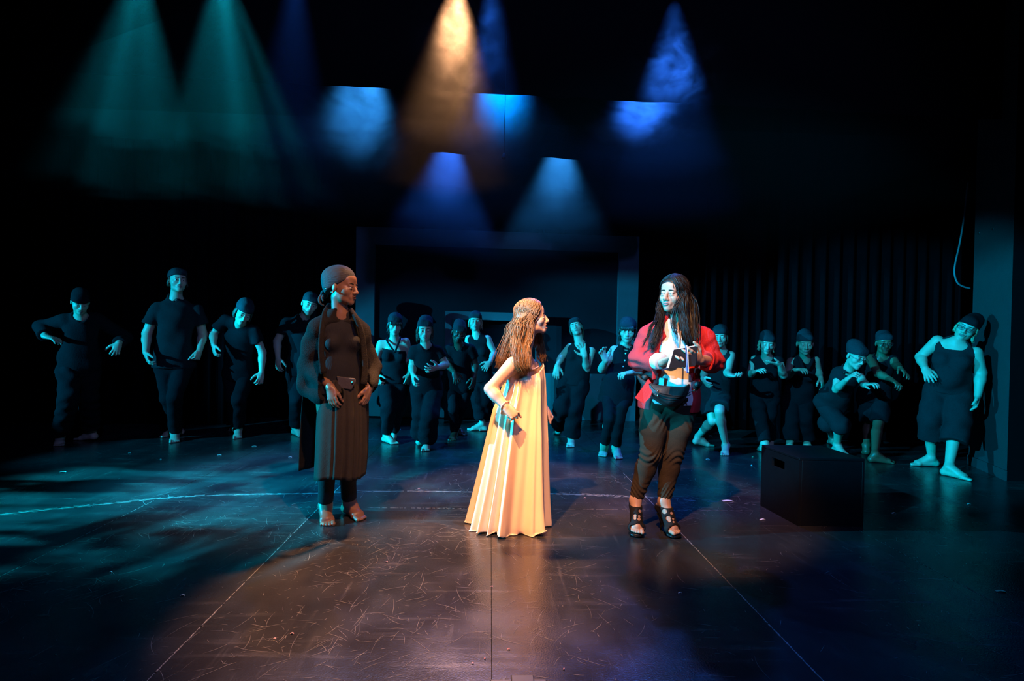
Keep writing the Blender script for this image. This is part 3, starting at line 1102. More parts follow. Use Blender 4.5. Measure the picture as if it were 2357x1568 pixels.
def strip(p0, p1, w, rg, wob=0.004, n=24, z=0.0006, gap=0.0):
    """a worn, broken pale line scraped into the paint"""
    p0, p1 = np.asarray(p0, float), np.asarray(p1, float)
    d = p1 - p0
    l = nrm(np.array([-d[1], d[0]]))
    co, fa = [], []
    for i in range(n + 1):
        t = i / n
        c = p0 + d * t + l * rg.uniform(-wob, wob)
        ww = w * rg.uniform(0.3, 1.3)
        co += [(c[0] - l[0] * ww / 2, c[1] - l[1] * ww / 2, z), (c[0] + l[0] * ww / 2, c[1] + l[1] * ww / 2, z)]
        if i < n and rg.random() > gap:
            a = 2 * i
            fa.append((a, a + 1, a + 3, a + 2))
    return co, fa


def keep_up(co, fa):
    """faces with their normals up"""
    out = []
    for f in fa:
        a, b, c = (np.array(co[i]) for i in f[:3])
        out.append(f if np.cross(b - a, c - a)[2] > 0 else f[::-1])
    return out


G = []
for x, w_, g_ in ((-1.22 + 0.03, 0.0052, 0.05), (1.25, 0.0060, 0.05), (-2.41, 0.003, 0.35), (2.47, 0.002, 0.5), (-3.63, 0.002, 0.5)):
    G.append(strip((x, 1.2), (x, 5.2 if abs(x) < 2 else 4.2), w_, rgf, 0.0014, 420, gap=g_))
for xs_, w_, g_ in (((-1.7, -0.1), 0.004, 0.25), ((-0.1, 2.4), 0.003, 0.4)):
    G.append(strip((xs_[0], 4.075), (xs_[1], 4.08), w_, rgf, 0.002, 160, gap=g_))
co, fa = merge(G)
o = add_mesh('panel_edge_wear', co, keep_up(co, fa), M['seam'], None, smooth=False)
o.parent = floor_o
o.location = -floor_o.location

# long curved scrape left by turning scenery: several passes close together
arc_px = [(0, 1185), (220, 1163), (440, 1143), (690, 1137), (930, 1131), (1160, 1135), (1330, 1139), (1460, 1145), (1700, 1159), (1950, 1178)]
A_ = np.array([floor_at(*p)[:2] for p in arc_px])
arc = spline(np.c_[A_, np.zeros(len(A_))], 260)
G = []
for q, (dy, w_, gp) in enumerate(((0.0, 0.012, 0.06), (0.035, 0.006, 0.2), (-0.03, 0.004, 0.45), (0.055, 0.003, 0.6), (0.018, 0.005, 0.35))):
    co, fa = [], []
    ph = rgf.uniform(0, 6)
    for i, p in enumerate(arc):
        u = i / 259
        c = p + V(0, dy * (0.55 + 0.45 * math.sin(u * 7 + ph)) + rgf.uniform(-0.0016, 0.0016), 0)
        ww = w_ * rgf.uniform(0.25, 1.25) * (1.0 if u < 0.72 else max(0.15, 1 - (u - 0.72) * 3.2))
        co += [(c[0], c[1] - ww / 2, 0.0009), (c[0], c[1] + ww / 2, 0.0009)]
        if i < 259 and rgf.random() > gp + (0.5 if u > 0.8 else 0):
            a = 2 * i
            fa.append((a, a + 2, a + 3, a + 1))
    G.append((co, fa))
co, fa = merge(G)
o = add_mesh('curved_scrape', co, keep_up(co, fa), M['seam'], None, smooth=False)
o.parent = floor_o
o.location = -floor_o.location

# fine scratches, too many to count
G = []


def scratch(x, y, ln, ang, w_, bend):
    n = 5
    co, fa = [], []
    for i in range(n):
        t = i / (n - 1)
        a = ang + bend * (t - 0.5)
        cx, cy = x + math.cos(ang) * ln * (t - 0.5) - math.sin(ang) * bend * ln * 0.3 * (t - 0.5) ** 2, y + math.sin(ang) * ln * (t - 0.5) + math.cos(ang) * bend * ln * 0.3 * (t - 0.5) ** 2
        ww = w_ * (0.25 + 0.75 * math.sin(math.pi * t))
        lx, ly = -math.sin(a), math.cos(a)
        co += [(cx - lx * ww / 2, cy - ly * ww / 2, 0.0012), (cx + lx * ww / 2, cy + ly * ww / 2, 0.0012)]
        if i < n - 1:
            fa.append((2 * i, 2 * i + 2, 2 * i + 3, 2 * i + 1))
    return co, fa


cl = [(rgf.uniform(-2.6, 2.4), rgf.uniform(1.6, 5.2)) for _ in range(46)] + [(rgf.uniform(-1.2, 0.2), rgf.uniform(2.2, 3.6)) for _ in range(22)]
for k_ in range(3400):
    if rgf.random() < 0.62:
        c = rgf.choice(cl)
        x, y = rgf.gauss(c[0], 0.16), rgf.gauss(c[1], 0.16)
    else:
        x, y = rgf.uniform(-4.5, 4.5), rgf.uniform(1.3, 7.0)
    ln = 0.02 + 0.16 * rgf.random() ** 3
    G.append(scratch(x, y, ln, rgf.uniform(0, math.pi), rgf.uniform(0.0005, 0.0016) * (1.4 if rgf.random() < 0.1 else 1), rgf.uniform(-1.2, 1.2)))
co, fa = merge(G)
o = add_mesh('scratches', co, keep_up(co, fa), M['scuff'], None, smooth=False)
o['kind'] = 'stuff'
o.parent = floor_o
o.location = -floor_o.location

# black walls and ceiling round the stage
tag(add_box('wall_back', (-9.8, 9.4, -0.06), (6.6, 9.6, 6.0), M['black_wall'], origin=(0, 9.5, 0)), 'black back wall of the stage', 'wall', kind='structure')
tag(add_box('wall_left', (-10.0, -1.0, -0.06), (-9.8, 9.6, 6.0), M['black_wall'], origin=(-9.9, 4, 0)), 'black side wall of the stage', 'wall', kind='structure')
tag(add_box('wall_right', (6.6, -1.0, -0.06), (6.8, 9.6, 6.0), M['black_wall'], origin=(6.7, 4, 0)), 'black side wall beyond the pillar', 'wall', kind='structure')
tag(add_box('ceiling', (-10.0, -1.0, 6.0), (6.8, 9.6, 6.1), M['black_wall'], origin=(0, 4, 6)), 'black ceiling above the stage', 'ceiling', kind='structure')


def curtain(name, x0, y0, x1, y1, z0, z1, label, pleat=0.16, amp=0.045, seed=1, kind=None, mt='drape', parent=None):
    rg = random.Random(seed)
    L_ = math.hypot(x1 - x0, y1 - y0)
    n = max(8, int(L_ / 0.02))
    co, fa = [], []
    nx, ny = -(y1 - y0) / L_, (x1 - x0) / L_
    ph = rg.uniform(0, 6)
    zs = np.linspace(z0, z1, 6)
    for j, z in enumerate(zs):
        for i in range(n + 1):
            t = i / n
            s = t * L_
            a = amp * (math.sin(s / pleat * 6.283 + ph + 0.9 * math.sin(s * 3.1 + ph)) + 0.35 * math.sin(s / pleat * 11.3 + 1.3 * ph + z * 0.4)) * (1 - 0.35 * j / 5)
            co.append((x0 + (x1 - x0) * t + nx * a, y0 + (y1 - y0) * t + ny * a, z))
    for j in range(5):
        for i in range(n):
            a = j * (n + 1) + i
            fa.append((a, a + 1, a + n + 2, a + n + 1))
    o = add_mesh(name, co, fa, M[mt], parent, origin=(0.5 * (x0 + x1), 0.5 * (y0 + y1), z0))
    md = o.modifiers.new('thickness', 'SOLIDIFY')
    md.thickness = 0.006
    tag(o, label, 'curtain')
    return o


# side drapes (legs): pleated black velour
curtain('stage_curtain', 2.95, 7.75, 4.3, 7.70, 0.02, 5.2, 'black pleated side drape hanging beside the grey frame, farther upstage', seed=2)
curtain('stage_curtain', 3.62, 7.05, 5.9, 6.95, 0.02, 5.2, 'black pleated side drape hanging behind the pillar', seed=3)
curtain('stage_curtain', -9.4, 7.45, -3.3, 7.55, 0.02, 5.2, 'black pleated side drape behind the crouching man in long sleeves', seed=5)
curtain('stage_curtain', -4.6, 8.25, -2.45, 8.25, 0.02, 5.2, 'black pleated drape at the edge of the grey frame, behind the t-shirt men', seed=6)
curtain('stage_curtain', -5.9, 9.0, 5.9, 9.0, 0.02, 5.2, 'wide black backcloth hanging behind the grey frame', pleat=0.3, amp=0.02, seed=7)
# borders: cloths hung across the stage that hide the lamps upstage of them
BORD = ((5.30, (840, 201), (1470, 233), 'black border cloth hung across the stage, masking the three blue lamps'), (7.30, (1037, 353), (1290, 365), 'black border cloth hung farther upstage, masking two blue lamps'))
for q, (Y_, a_, b_, lb) in enumerate(BORD):
    pa, pb = at(*a_, Y_), at(*b_, Y_)
    sl = (pb[2] - pa[2]) / (pb[0] - pa[0])
    co, fa = [], []
    n = 120
    rg = random.Random(20 + q)
    x0, x1 = -5.6, 5.6
    for j in range(4):
        for i in range(n + 1):
            x = x0 + (x1 - x0) * i / n
            zb = pa[2] + sl * (x - pa[0]) + 0.006 * math.sin(x * 9 + q)
            z = zb + (5.6 - zb) * j / 3
            co.append((x, Y_ + 0.012 * math.sin(x * 14 + q), z))
    for j in range(3):
        for i in range(n):
            a = j * (n + 1) + i
            fa.append((a, a + 1, a + n + 2, a + n + 1))
    o = add_mesh('border_curtain', co, fa, M['drape'], None, origin=(0, Y_, pa[2]))
    md = o.modifiers.new('thickness', 'SOLIDIFY')
    md.thickness = 0.006
    tag(o, lb, 'curtain')

# the grey frame flat at the back, and the smaller frame inside it
YB = 8.43


def rect_frame(root, Yw, corners_out, corners_in, depth, m):
    """four boards between an outer and an inner quadrilateral (photo pixels at distance Yw)"""
    po = [at(*c, Yw) for c in corners_out]
    pi_ = [at(*c, Yw) for c in corners_in]
    names = ('top_board', 'side_board', 'bottom_board', 'side_board')
    for k_, nm in enumerate(names):
        a, b = k_, (k_ + 1) % 4
        q = [po[a], po[b], pi_[b], pi_[a]]
        co = [tuple(x) for x in q] + [(x[0], x[1] + depth, x[2]) for x in q]
        fa = [(0, 3, 2, 1), (4, 5, 6, 7), (0, 1, 5, 4), (1, 2, 6, 5), (2, 3, 7, 6), (3, 0, 4, 7)]
        o = add_mesh(nm, co, fa, m, root, smooth=False)


pz = at(846, 956, YB)
root = empty('portal_frame', (0.0, YB, 0), 'tall grey-blue rectangular frame flat standing behind the actors', 'stage flat')
rect_frame(root, YB, [(820, 521), (1472, 545), (1462, 970), (816, 957)], [(863, 563), (1425, 581), (1419, 862), (860, 852)], 0.09, M['flat_paint'])
pn = [at(*c, YB + 0.07) for c in ((855, 557), (1433, 575), (1427, 870), (852, 860))]
co = [tuple(x) for x in pn] + [(x[0], x[1] + 0.02, x[2]) for x in pn]
add_mesh('dark_panel', co, [(0, 3, 2, 1), (4, 5, 6, 7), (0, 1, 5, 4), (1, 2, 6, 5), (2, 3, 7, 6), (3, 0, 4, 7)], M['flat_dark'], root, smooth=False)
root = empty('small_frame', (0.0, YB - 0.3, 0), 'small grey-blue rectangular frame nested low inside the tall frame', 'stage flat')
rect_frame(root, YB - 0.25, [(1025, 716), (1248, 722), (1245, 972), (1022, 968)], [(1040, 735), (1233, 740), (1231, 972), (1038, 968)], 0.06, M['flat_paint'])

# horizontal crease of a cloth hung above the frame, caught by the two upstage lamps
G = []
for (uu0, uu1, vv0, vv1) in ((930, 1440, 428, 441),):
    n = 150
    co, fa = [], []
    rg = random.Random(8)
    for j, (dz, dy) in enumerate(((2.55, 0.0), (0.05, 0.0), (0.02, -0.02), (0.0, -0.022), (-0.02, -0.01), (-0.05, 0.01), (-0.6, 0.015))):
        for i in range(n + 1):
            t = i / n
            p = at(lerp(uu0 - 240, uu1 + 200, t), lerp(vv0 - 5, vv1 + 5, t), YB + 0.3)
            wv = 0.010 * math.sin(t * 190) + 0.014 * math.sin(t * 71 + 1)
            co.append((p[0], p[1] + dy * (1 + 0.8 * math.sin(t * 130)), p[2] + dz + (wv if 0 < j < 6 else 0)))
    for j in range(6):
        for i in range(n):
            a = j * (n + 1) + i
            fa.append((a, a + n + 1, a + n + 2, a + 1))
    o = add_mesh('creased_cloth', co, fa, M['flat_dark'], None, origin=(0, YB + 0.3, 3))
    md = o.modifiers.new('thickness', 'SOLIDIFY')
    md.thickness = 0.004
    tag(o, 'dark creased cloth hung above the tall grey frame', 'cloth')

# right-hand pillar with its base board, and the black return beside it
pn_ = floor_at(2317, 1107)
pf_ = floor_at(2229, 1068)
root = empty('pillar', (pn_[0], pn_[1], 0), 'grey painted pillar that the leaning woman in glasses rests against', 'pillar')
dz = V(0.02, 0, 0)
co = [(pn_[0], pn_[1], 0), (pf_[0], pf_[1], 0), (pf_[0] + 0.9, pf_[1] + 0.05, 0), (pn_[0] + 0.9, pn_[1] + 0.02, 0)]
co = co + [(x, y, 5.9) for x, y, _ in co]
fa = [(0, 1, 2, 3), (7, 6, 5, 4), (0, 4, 5, 1), (1, 5, 6, 2), (2, 6, 7, 3), (3, 7, 4, 0)]
o = add_mesh('shaft', co, fa, M['pillar_paint'], root, smooth=False, mats=[M['pillar_paint'], M['black_wall']], midx=[0, 0, 0, 0, 0, 1])
dd = nrm(pf_ - pn_)
nn = V(-dd[1], dd[0], 0)
nn = nn if nn[0] < 0 else -nn
q = [pn_ - dd * 0.015, pf_, pf_ + nn * 0.015, pn_ - dd * 0.015 + nn * 0.015]
co = [(x[0], x[1], 0) for x in q] + [(x[0], x[1], 0.095) for x in q]
add_mesh('base_board', co, [(0, 1, 2, 3), (7, 6, 5, 4), (0, 4, 5, 1), (1, 5, 6, 2), (2, 6, 7, 3), (3, 7, 4, 0)], M['pillar_paint'], root, smooth=False)
add_box('base_board', (pn_[0] - 0.01, pn_[1] - 0.016, 0), (pn_[0] + 0.9, pn_[1] - 0.001, 0.095), M['black_wall'], root)
for (u_, v_) in ((2242, 536), (2275, 527)):
    p = pn_ + (pf_ - pn_) * ((2318 - u_) / 88.0)
    p = V(p[0], p[1], at(u_, v_, p[1])[2]) + nn * 0.002
    t_ = tube_geo([p - nn * 0.004, p + nn * 0.006], 0.014, 10)
    add_mesh('bolt', t_[0], t_[1], M['metal_dark'], root)
# looped cable beside the pillar
cp = [at(u_, v_, 6.12) for u_, v_ in ((2228, 420), (2219, 500), (2209, 560), (2199, 605), (2197, 630), (2204, 651), (2218, 660), (2233, 664))]
t_ = tube_geo(spline(cp, 48), 0.009, 8)
M['cable'] = mat('grey_cable', (0.16, 0.17, 0.18), 0.5, 0.4)
add_mesh('cable', t_[0], t_[1], M['cable'], root)
# pull cord with a weighted end in front of the border
c0, c1 = at(1165, 96, 5.1), at(1160, 352, 5.1)
root = empty('pull_cord', tuple(c1), 'thin dark pull cord with a weighted end hanging above the actors', 'cord')
t_ = tube_geo(spline([c0 + V(0, 0, 1.2), c0, lerp(c0, c1, 0.5) + V(0.002, 0, 0), c1], 20), 0.003, 6)
add_mesh('cord', t_[0], t_[1], M['void'], root)
zz = np.array([0, -0.012, -0.03, -0.05, -0.06])
t_ = tube_geo([c1 + V(0, 0, z) for z in zz], [0.004, 0.010, 0.016, 0.017, 0.006], 10)
add_mesh('weight', t_[0], t_[1], M['void'], root)

# black stage box with a hand hole
fl = floor_at(1836, 1211)
fr = floor_at(1978, 1213)
bl = floor_at(1750, 1164)
root = empty('stage_box', tuple(lerp(fr, bl, 0.5)), 'black plywood stage box with a hand hole in its side', 'box')
e1 = nrm((fr - fl) * V(1, 1, 0))
wd = 0.450
side = (bl - fl) * V(1, 1, 0)
dp = np.linalg.norm(side)
e2 = nrm(side)
hb = 0.462
c0 = V(fl[0], fl[1], 0)


def boxpt(a, b, z):
    return c0 + e1 * a + e2 * b + V(0, 0, z)


def slab(a0, a1, b0, b1, z0, z1):
    co = [boxpt(a, b, z) for z in (z0, z1) for a, b in ((a0, b0), (a1, b0), (a1, b1), (a0, b1))]
    return co, [(0, 3, 2, 1), (4, 5, 6, 7), (0, 1, 5, 4), (1, 2, 6, 5), (2, 3, 7, 6), (3, 0, 4, 7)]


def panel_obj(nm, *a):
    g = slab(*a)
    o = add_mesh(nm, g[0], g[1], M['box_paint'], root, smooth=False)
    md = o.modifiers.new('bevel', 'BEVEL')
    md.width = 0.003
    return o


T = 0.018
panel_obj('top_panel', 0, wd, 0, dp, hb - T, hb)
panel_obj('front_panel', T + 0.001, wd - T - 0.001, 0, T, 0, hb - T - 0.001)
panel_obj('rear_panel', T + 0.001, wd - T - 0.001, dp - T, dp, 0, hb - T - 0.001)
panel_obj('side_panel', wd - T, wd, 0, dp, 0, hb - T - 0.001)
# side with the hole: four rails round the opening
b0, b1, z0, z1 = dp * 0.36, dp * 0.70, hb * 0.73, hb * 0.86
g = merge([slab(0, T, 0, b0, 0, hb - T - 0.001), slab(0, T, b1, dp, 0, hb - T - 0.001), slab(0, T, b0, b1, 0, z0), slab(0, T, b0, b1, z1, hb - T - 0.001)])
add_mesh('side_panel', g[0], g[1], M['box_paint'], root, smooth=False)

# floor lamp unit at the stage edge with a red cable
p0, p1 = floor_at(1130, 1566), floor_at(1258, 1560)
root = empty('floor_unit', (lerp(p0[0], p1[0], 0.5), p0[1] - 0.10, 0), 'low black metal unit with a red cable at the stage edge', 'equipment')
M['unit'] = mat('black_metal_case', (0.012, 0.011, 0.011), 0.45, 0.4, 0.3, 20)
zt = 0.055
ul, ur = at(1132, 1562, p0[1]), at(1256, 1560, p0[1])
yf = p0[1]
k0 = at(1128, 1563, yf - 0.02)
k1 = at(1258, 1560, yf - 0.02)
add_box('case', (k0[0], yf - 0.20, 0.0), (k1[0], yf - 0.02, k0[2] + 0.0), M['unit'], root, 0.004)
km0, km1 = at(1176, 1556, yf - 0.03), at(1228, 1556, yf - 0.03)
add_box('lid', (km0[0], yf - 0.19, k0[2]), (km1[0], yf - 0.03, km0[2] + 0.004), M['unit'], root, 0.003)
add_box('clip', (k0[0] + 0.045, yf - 0.15, k0[2]), (k0[0] + 0.052, yf - 0.022, k0[2] + 0.004), M['metal_dark'], root)
M['red_cable'] = mat('red_cable', (0.75, 0.03, 0.02), 0.4, 0.4)
cp = [V(k0[0] + 0.004, yf - 0.05, k0[2] - 0.012), V(k0[0] - 0.010, yf - 0.055, k0[2] - 0.016), V(k0[0] - 0.030, yf - 0.08, 0.012), V(k0[0] - 0.05, yf - 0.16, 0.006), V(k0[0] - 0.06, yf - 0.4, 0.006)]
t_ = tube_geo(spline(cp, 30), 0.0042, 8)
add_mesh('cable', t_[0], t_[1], M['red_cable'], root)


# boom stands out of view; an added plate cuts each beam above head height
def boom(loc, target, label):
    loc = V(*loc)
    d = nrm((V(*target) - loc) * V(1, 1, 0))
    l = V(-d[1], d[0], 0)
    root = empty('boom_stand', (loc[0], loc[1], 0), label, 'lamp stand')
    g = tube_geo([V(loc[0], loc[1], 0.0) - d * 0.25, V(loc[0], loc[1], 3.6) - d * 0.25], 0.025, 10)
    add_mesh('pole', g[0], g[1], M['metal_dark'], root)
    g = tube_geo([V(loc[0], loc[1], 0.0) - d * 0.25, V(loc[0], loc[1], 0.02) - d * 0.25], 0.28, 20)
    add_mesh('base', g[0], g[1], M['metal_dark'], root)
    g = tube_geo([loc - d * 0.42, loc - d * 0.40, loc - d * 0.06], [0.07, 0.10, 0.11], 16)
    add_mesh('lamp_housing', g[0], g[1], M['metal_dark'], root)
    c = loc + d * 0.8
    zc = loc[2] - 0.8 * 0.02
    q = [c - l * 0.36, c + l * 0.36]
    co = [(p[0], p[1], z) for z in (zc, zc + 0.9) for p in q] + [(p[0] + d[0] * 0.01, p[1] + d[1] * 0.01, z) for z in (zc, zc + 0.9) for p in q]
    add_mesh('added_beam_plate', co, [(0, 1, 3, 2), (4, 6, 7, 5), (0, 4, 5, 1), (2, 3, 7, 6), (0, 2, 6, 4), (1, 5, 7, 3)], M['void'], root, smooth=False)
    a = loc + V(0, 0, 0.10)
    g = tube_geo([a - d * 0.2, V(c[0], c[1], zc + 0.5)], 0.008, 6)
    add_mesh('bracket', g[0], g[1], M['metal_dark'], root)


boom((-7.4, 3.2, 2.35), (0.9, 5.8, 0.85), 'boom stand with a teal lamp and an added beam-cutting plate in the wing, the farther upstage')
boom((-8.2, 1.5, 2.35), (-2.3, 6.9, 0.55), 'boom stand with a teal lamp and an added beam-cutting plate in the wing, the nearer to the audience')

# scraps of paper and tape left lying on the floor
M['scrap_white'] = mat('white_paper_scrap', (0.75, 0.75, 0.72), 0.6, 0.3)
M['scrap_pink'] = mat('pink_paper_scrap', (0.75, 0.35, 0.35), 0.6, 0.3)
M['scrap_green'] = mat('green_tape_scrap', (0.25, 0.75, 0.35), 0.6, 0.3)
rgs = random.Random(12)
SCRAPS = [(505, 1048, 'w', 9), (585, 1028, 'w', 10), (668, 1053, 'p', 8), (920, 989, 'p', 6), (964, 1126, 'p', 5), (1331, 994, 'w', 9), (1273, 1001, 'p', 5), (1635, 1004, 'w', 8), (1629, 1058, 'w', 9), (1733, 1053, 'g', 5), (1868, 1016, 'g', 7), (1755, 1197, 'w', 15),
          (1675, 1154, 'w', 24), (2057, 1182, 'w', 11), (2303, 1362, 'g', 22), (1730, 1072, 'w', 4), (145, 1087, 'w', 12), (298, 1043, 'w', 5), (370, 1058, 'w', 4), (1346, 1147, 'p', 5), (1132, 1352, 'p', 5), (890, 1295, 'p', 6), (672, 1460, 'p', 8), (632, 1472, 'p', 7), (1171, 1496, 'p', 6), (1088, 1529, 'p', 5),
          (1116, 1518, 'p', 4), (1298, 1542, 'p', 4), (2230, 1161, 'w', 9), (1565, 1366, 'w', 8), (255, 1318, 'w', 6), (420, 1372, 'w', 10)]
MARKS = [(150, 1020, 'the crouching man in long sleeves'), (400, 1012, 'the tall man'), (548, 1005, 'the stooping man'), (690, 1003, 'the man behind the robe'), (905, 1015, 'the halter jumpsuit'), (975, 1030, 'the v-neck woman'), (1315, 1025, 'the woman tipping her head back'),
         (1405, 1050, 'the buttoned shirt'), (1650, 1040, 'the striding girl'), (1800, 1040, 'the far side of the black box'), (1830, 1215, 'the front of the black box'), (2040, 1064, 'the hands-out person in glasses'), (2200, 1095, 'the leaning woman'), (2250, 1300, 'the empty floor below the pillar'),
         (790, 1200, 'the robed woman'), (960, 1133, 'the curved scrape behind the robe'), (1170, 1222, 'the gown hem'), (1510, 1240, 'the heeled sandals'), (1195, 1555, 'the low black unit'), (600, 1460, 'the long seam below the robe'), (300, 1140, 'the curved scrape in teal light'), (330, 1350, 'the dark floor below the gobo')]
for (u_, v_, c_, ln) in SCRAPS:
    p = floor_at(u_, v_)
    L_ = ln * p[1] / F * 1.0
    a = rgs.uniform(-0.3, 0.3)
    ex, ey = V(math.cos(a), math.sin(a), 0), V(-math.sin(a), math.cos(a), 0)
    w_ = max(0.006, L_ * 0.35)
    co = []
    for k_, t in enumerate((-0.5, -0.1, 0.25, 0.5)):
        zc = 0.0022 + (0.004 if k_ in (1, 2) else 0.0)
        for sy in (-0.5, 0.5):
            co.append(p + ex * L_ * t + ey * w_ * sy * rgs.uniform(0.7, 1.1) + V(0, 0, zc))
    o = add_mesh('paper_scrap', co, keep_up(co, [(0, 2, 3, 1), (2, 4, 5, 3), (4, 6, 7, 5)]), M[{'w': 'scrap_white', 'p': 'scrap_pink', 'g': 'scrap_green'}[c_]], None, origin=(p[0], p[1], 0.002), smooth=False)
    md = o.modifiers.new('thickness', 'SOLIDIFY')
    md.thickness = 0.0012
    nm = min(MARKS, key=lambda m: (m[0] - u_) ** 2 + 2 * (m[1] - v_) ** 2)[2]
    tag(o, {'w': 'tiny white scrap of paper', 'p': 'tiny pinkish scrap of paper', 'g': 'tiny green scrap of tape'}[c_] + ' on the floor near ' + nm, 'paper scrap', 'scraps on the floor near ' + nm)


# ------------------------------------------------------------------ the ensemble
DN, UPV, FWD, BCK, LFT, RGT = V(0, 0, -1), V(0, 0, 1), V(0, -1, 0), V(0, 1, 0), V(-1, 0, 0), V(1, 0, 0)


def figure(Y0, top, chin, hd, yaw, pitch, roll, px, feet, S=1.0, B=1.0, **kw):
    """crown and chin pixels give the head; the rest are joint pixels"""
    J = joints(Y0, px, S, B, feet, face_us=True, **kw)
    Yh = J['neck'][1] + hd - px['neck'][2]
    T, C = at(top[0], top[1], Yh), at(chin[0], chin[1], Yh)
    J['head'] = lerp(C, T, 0.455)
    J['hs'] = kw.get('hs', min(1.06, max(0.90, np.linalg.norm(T - C) / 0.248)))
    J['R'] = rot(yaw - math.degrees(J['az']), pitch, roll)
    J.setdefault('pnL', V(0.3, 0.6, -0.6))
    J.setdefault('pnR', V(-0.3, 0.6, -0.6))
    return J


CLAW = dict(curl=(22, 42, 30), spread=16, out=0.95)
SOFT = dict(curl=(18, 25, 18), spread=8)
FIST = dict(curl=(75, 85, 50), spread=2, out=0.25)
OPEN = dict(curl=(6, 12, 10), spread=18, out=1.0)

# crouching man in long sleeves at the dark side of the stage
J = figure(6.05, (182, 667), (187, 719), -0.16, 6, 30, 0,
           dict(neck=(187, 733, -0.06), hip=(183, 838, 0.05), shL=(150, 737, -0.02), shR=(225, 735, -0.02), elL=(96, 752, 0.10), wrL=(103, 774, -0.10), fiL=(140, 783, -0.16),
                elR=(288, 778, 0.04), wrR=(273, 790, -0.10), fiR=(262, 822, -0.12), knL=(158, 918, -0.12), knR=(203, 915, 0.06)),
           dict(L=((145, 993), (135, 1025)), R=((214, 992, 0.11), (181, 1010))), pnL=V(0.1, 0.2, -1), pnR=V(-0.5, 0.3, -0.7), handL=SOFT, handR=CLAW, B=1.05, jaw=1.1)
r = person('p1', 'man in a dark long-sleeved shirt crouching with one bare foot forward and elbows out', J, 'skin_light')
make_top(J, r, 'shirt', 'cloth_black', (1.88, 1.88), 'v', 0.10, off=0.024, loose=0.02, sw=0.026, seed=11, amp=0.007)
make_trousers(J, r, end=(0.86, 0.86), thigh=0.115, knee=0.098, cuff=0.085, seed=12, amp=0.008)
make_cap(J, r, seed=13, low=0.026, tilt=6, m='cloth_black')

# tall man in a t-shirt
J = figure(6.30, (406, 614), (412, 673), -0.05, 12, 0, 2,
           dict(neck=(405, 690, 0), hip=(401, 836, 0.02), shL=(362, 709, 0.02), shR=(453, 712, 0.0), elL=(338, 768, 0.05), wrL=(336, 812, -0.08), fiL=(345, 850, -0.14),
                elR=(467, 770, 0.04), wrR=(459, 808, -0.06), fiR=(449, 838, -0.10), knL=(387, 915, 0.02), knR=(402, 912, -0.14)),
           dict(L=((387, 988), (370, 1005)), R=((404, 990), (402, 1017))), pnL=V(0.8, 0.5, 0), pnR=V(-0.9, 0.3, 0), handL=CLAW, handR=FIST, S=1.07, B=1.12, jaw=1.1, armB=1.05, innerR=V(-1, 0, 0), innerL=V(1, 0, 0))
r = person('p2', 'tall broad man in a dark crew-neck t-shirt striding with hanging fists', J, 'skin_light')
make_top(J, r, 't_shirt', 'cloth_charcoal', (0.62, 0.60), 'crew', 0.05, off=0.018, loose=0.02, seed=21, amp=0.006, sw=0.03)
make_trousers(J, r, end=(0.92, 0.92), thigh=0.100, knee=0.076, cuff=0.066, seed=22)
make_cap(J, r, seed=23, low=0.044, tilt=14)
make_hair_short(J, r, 'hair_brown', ((-1, -0.02), (1, -0.02)), 24, 10, False, False)

# stooping man whose arm hangs far down
J = figure(6.62, (565, 685), (558, 747), -0.30, 14, 32, 16,
           dict(neck=(553, 748, -0.14), hip=(549, 862, 0.10), shL=(519, 737, -0.08), shR=(585, 762, -0.16), elL=(491, 768, -0.02), wrL=(492, 794, -0.14), fiL=(495, 826, -0.18),
                elR=(604, 812, -0.14), wrR=(602, 858, -0.20), fiR=(594, 896, -0.24), knL=(537, 915, 0.05), knR=(550, 918, -0.14)),
           dict(L=((549, 978, 0.12), (533, 990)), R=((550, 976), (547, 1008))), pnL=V(0.7, 0.6, 0), pnR=V(-0.6, 0.7, 0), handL=CLAW, handR=CLAW, innerR=V(-1, 0, 0), innerL=V(1, 0, 0))
r = person('p3', 'man in a dark t-shirt stooping sideways with one arm hanging low', J, 'skin_light')
make_top(J, r, 't_shirt', 'cloth_black', (0.62, 0.52), 'crew', 0.03, off=0.018, loose=0.016, seed=31, amp=0.005, sw=0.024)
make_trousers(J, r, end=(0.86, 0.86), thigh=0.105, knee=0.088, cuff=0.074, seed=32, amp=0.006)
make_cap(J, r, seed=33, low=0.034)
make_hair_short(J, r, 'hair_brown', ((-1, 0.015), (1, 0.015)), 34, 12, False, True)

# man half hidden behind the woman in the long dark robe
J = figure(6.82, (717, 668), (709, 727), -0.10, 10, 14, 14,
           dict(neck=(697, 735, -0.02), hip=(697, 858, 0.04), shL=(661, 741, 0), shR=(738, 748, -0.02), elL=(638, 786, 0.03), wrL=(640, 824, -0.05), fiL=(640, 862, -0.08),
                elR=(760, 795, 0.03), wrR=(764, 832, -0.05), fiR=(762, 865, -0.08), knL=(684, 918, -0.10), knR=(715, 915, 0.05)),
           dict(L=((678, 984), (697, 1004)), R=((722, 978), (735, 995))), pnL=V(0.4, 0.9, 0), pnR=V(-0.4, 0.9, 0), handL=SOFT, handR=SOFT, S=1.04, B=1.08, jaw=1.08)
r = person('p4', 'man in a dark t-shirt half hidden behind the woman in the long robe', J, 'skin_light')
make_top(J, r, 't_shirt', 'cloth_black', (0.60, 0.60), 'crew', 0.03, off=0.018, loose=0.016, seed=41, amp=0.005, sw=0.026)
make_trousers(J, r, end=(0.88, 0.88), thigh=0.105, knee=0.090, cuff=0.078, seed=42, amp=0.006)
make_cap(J, r, seed=43, low=0.036)

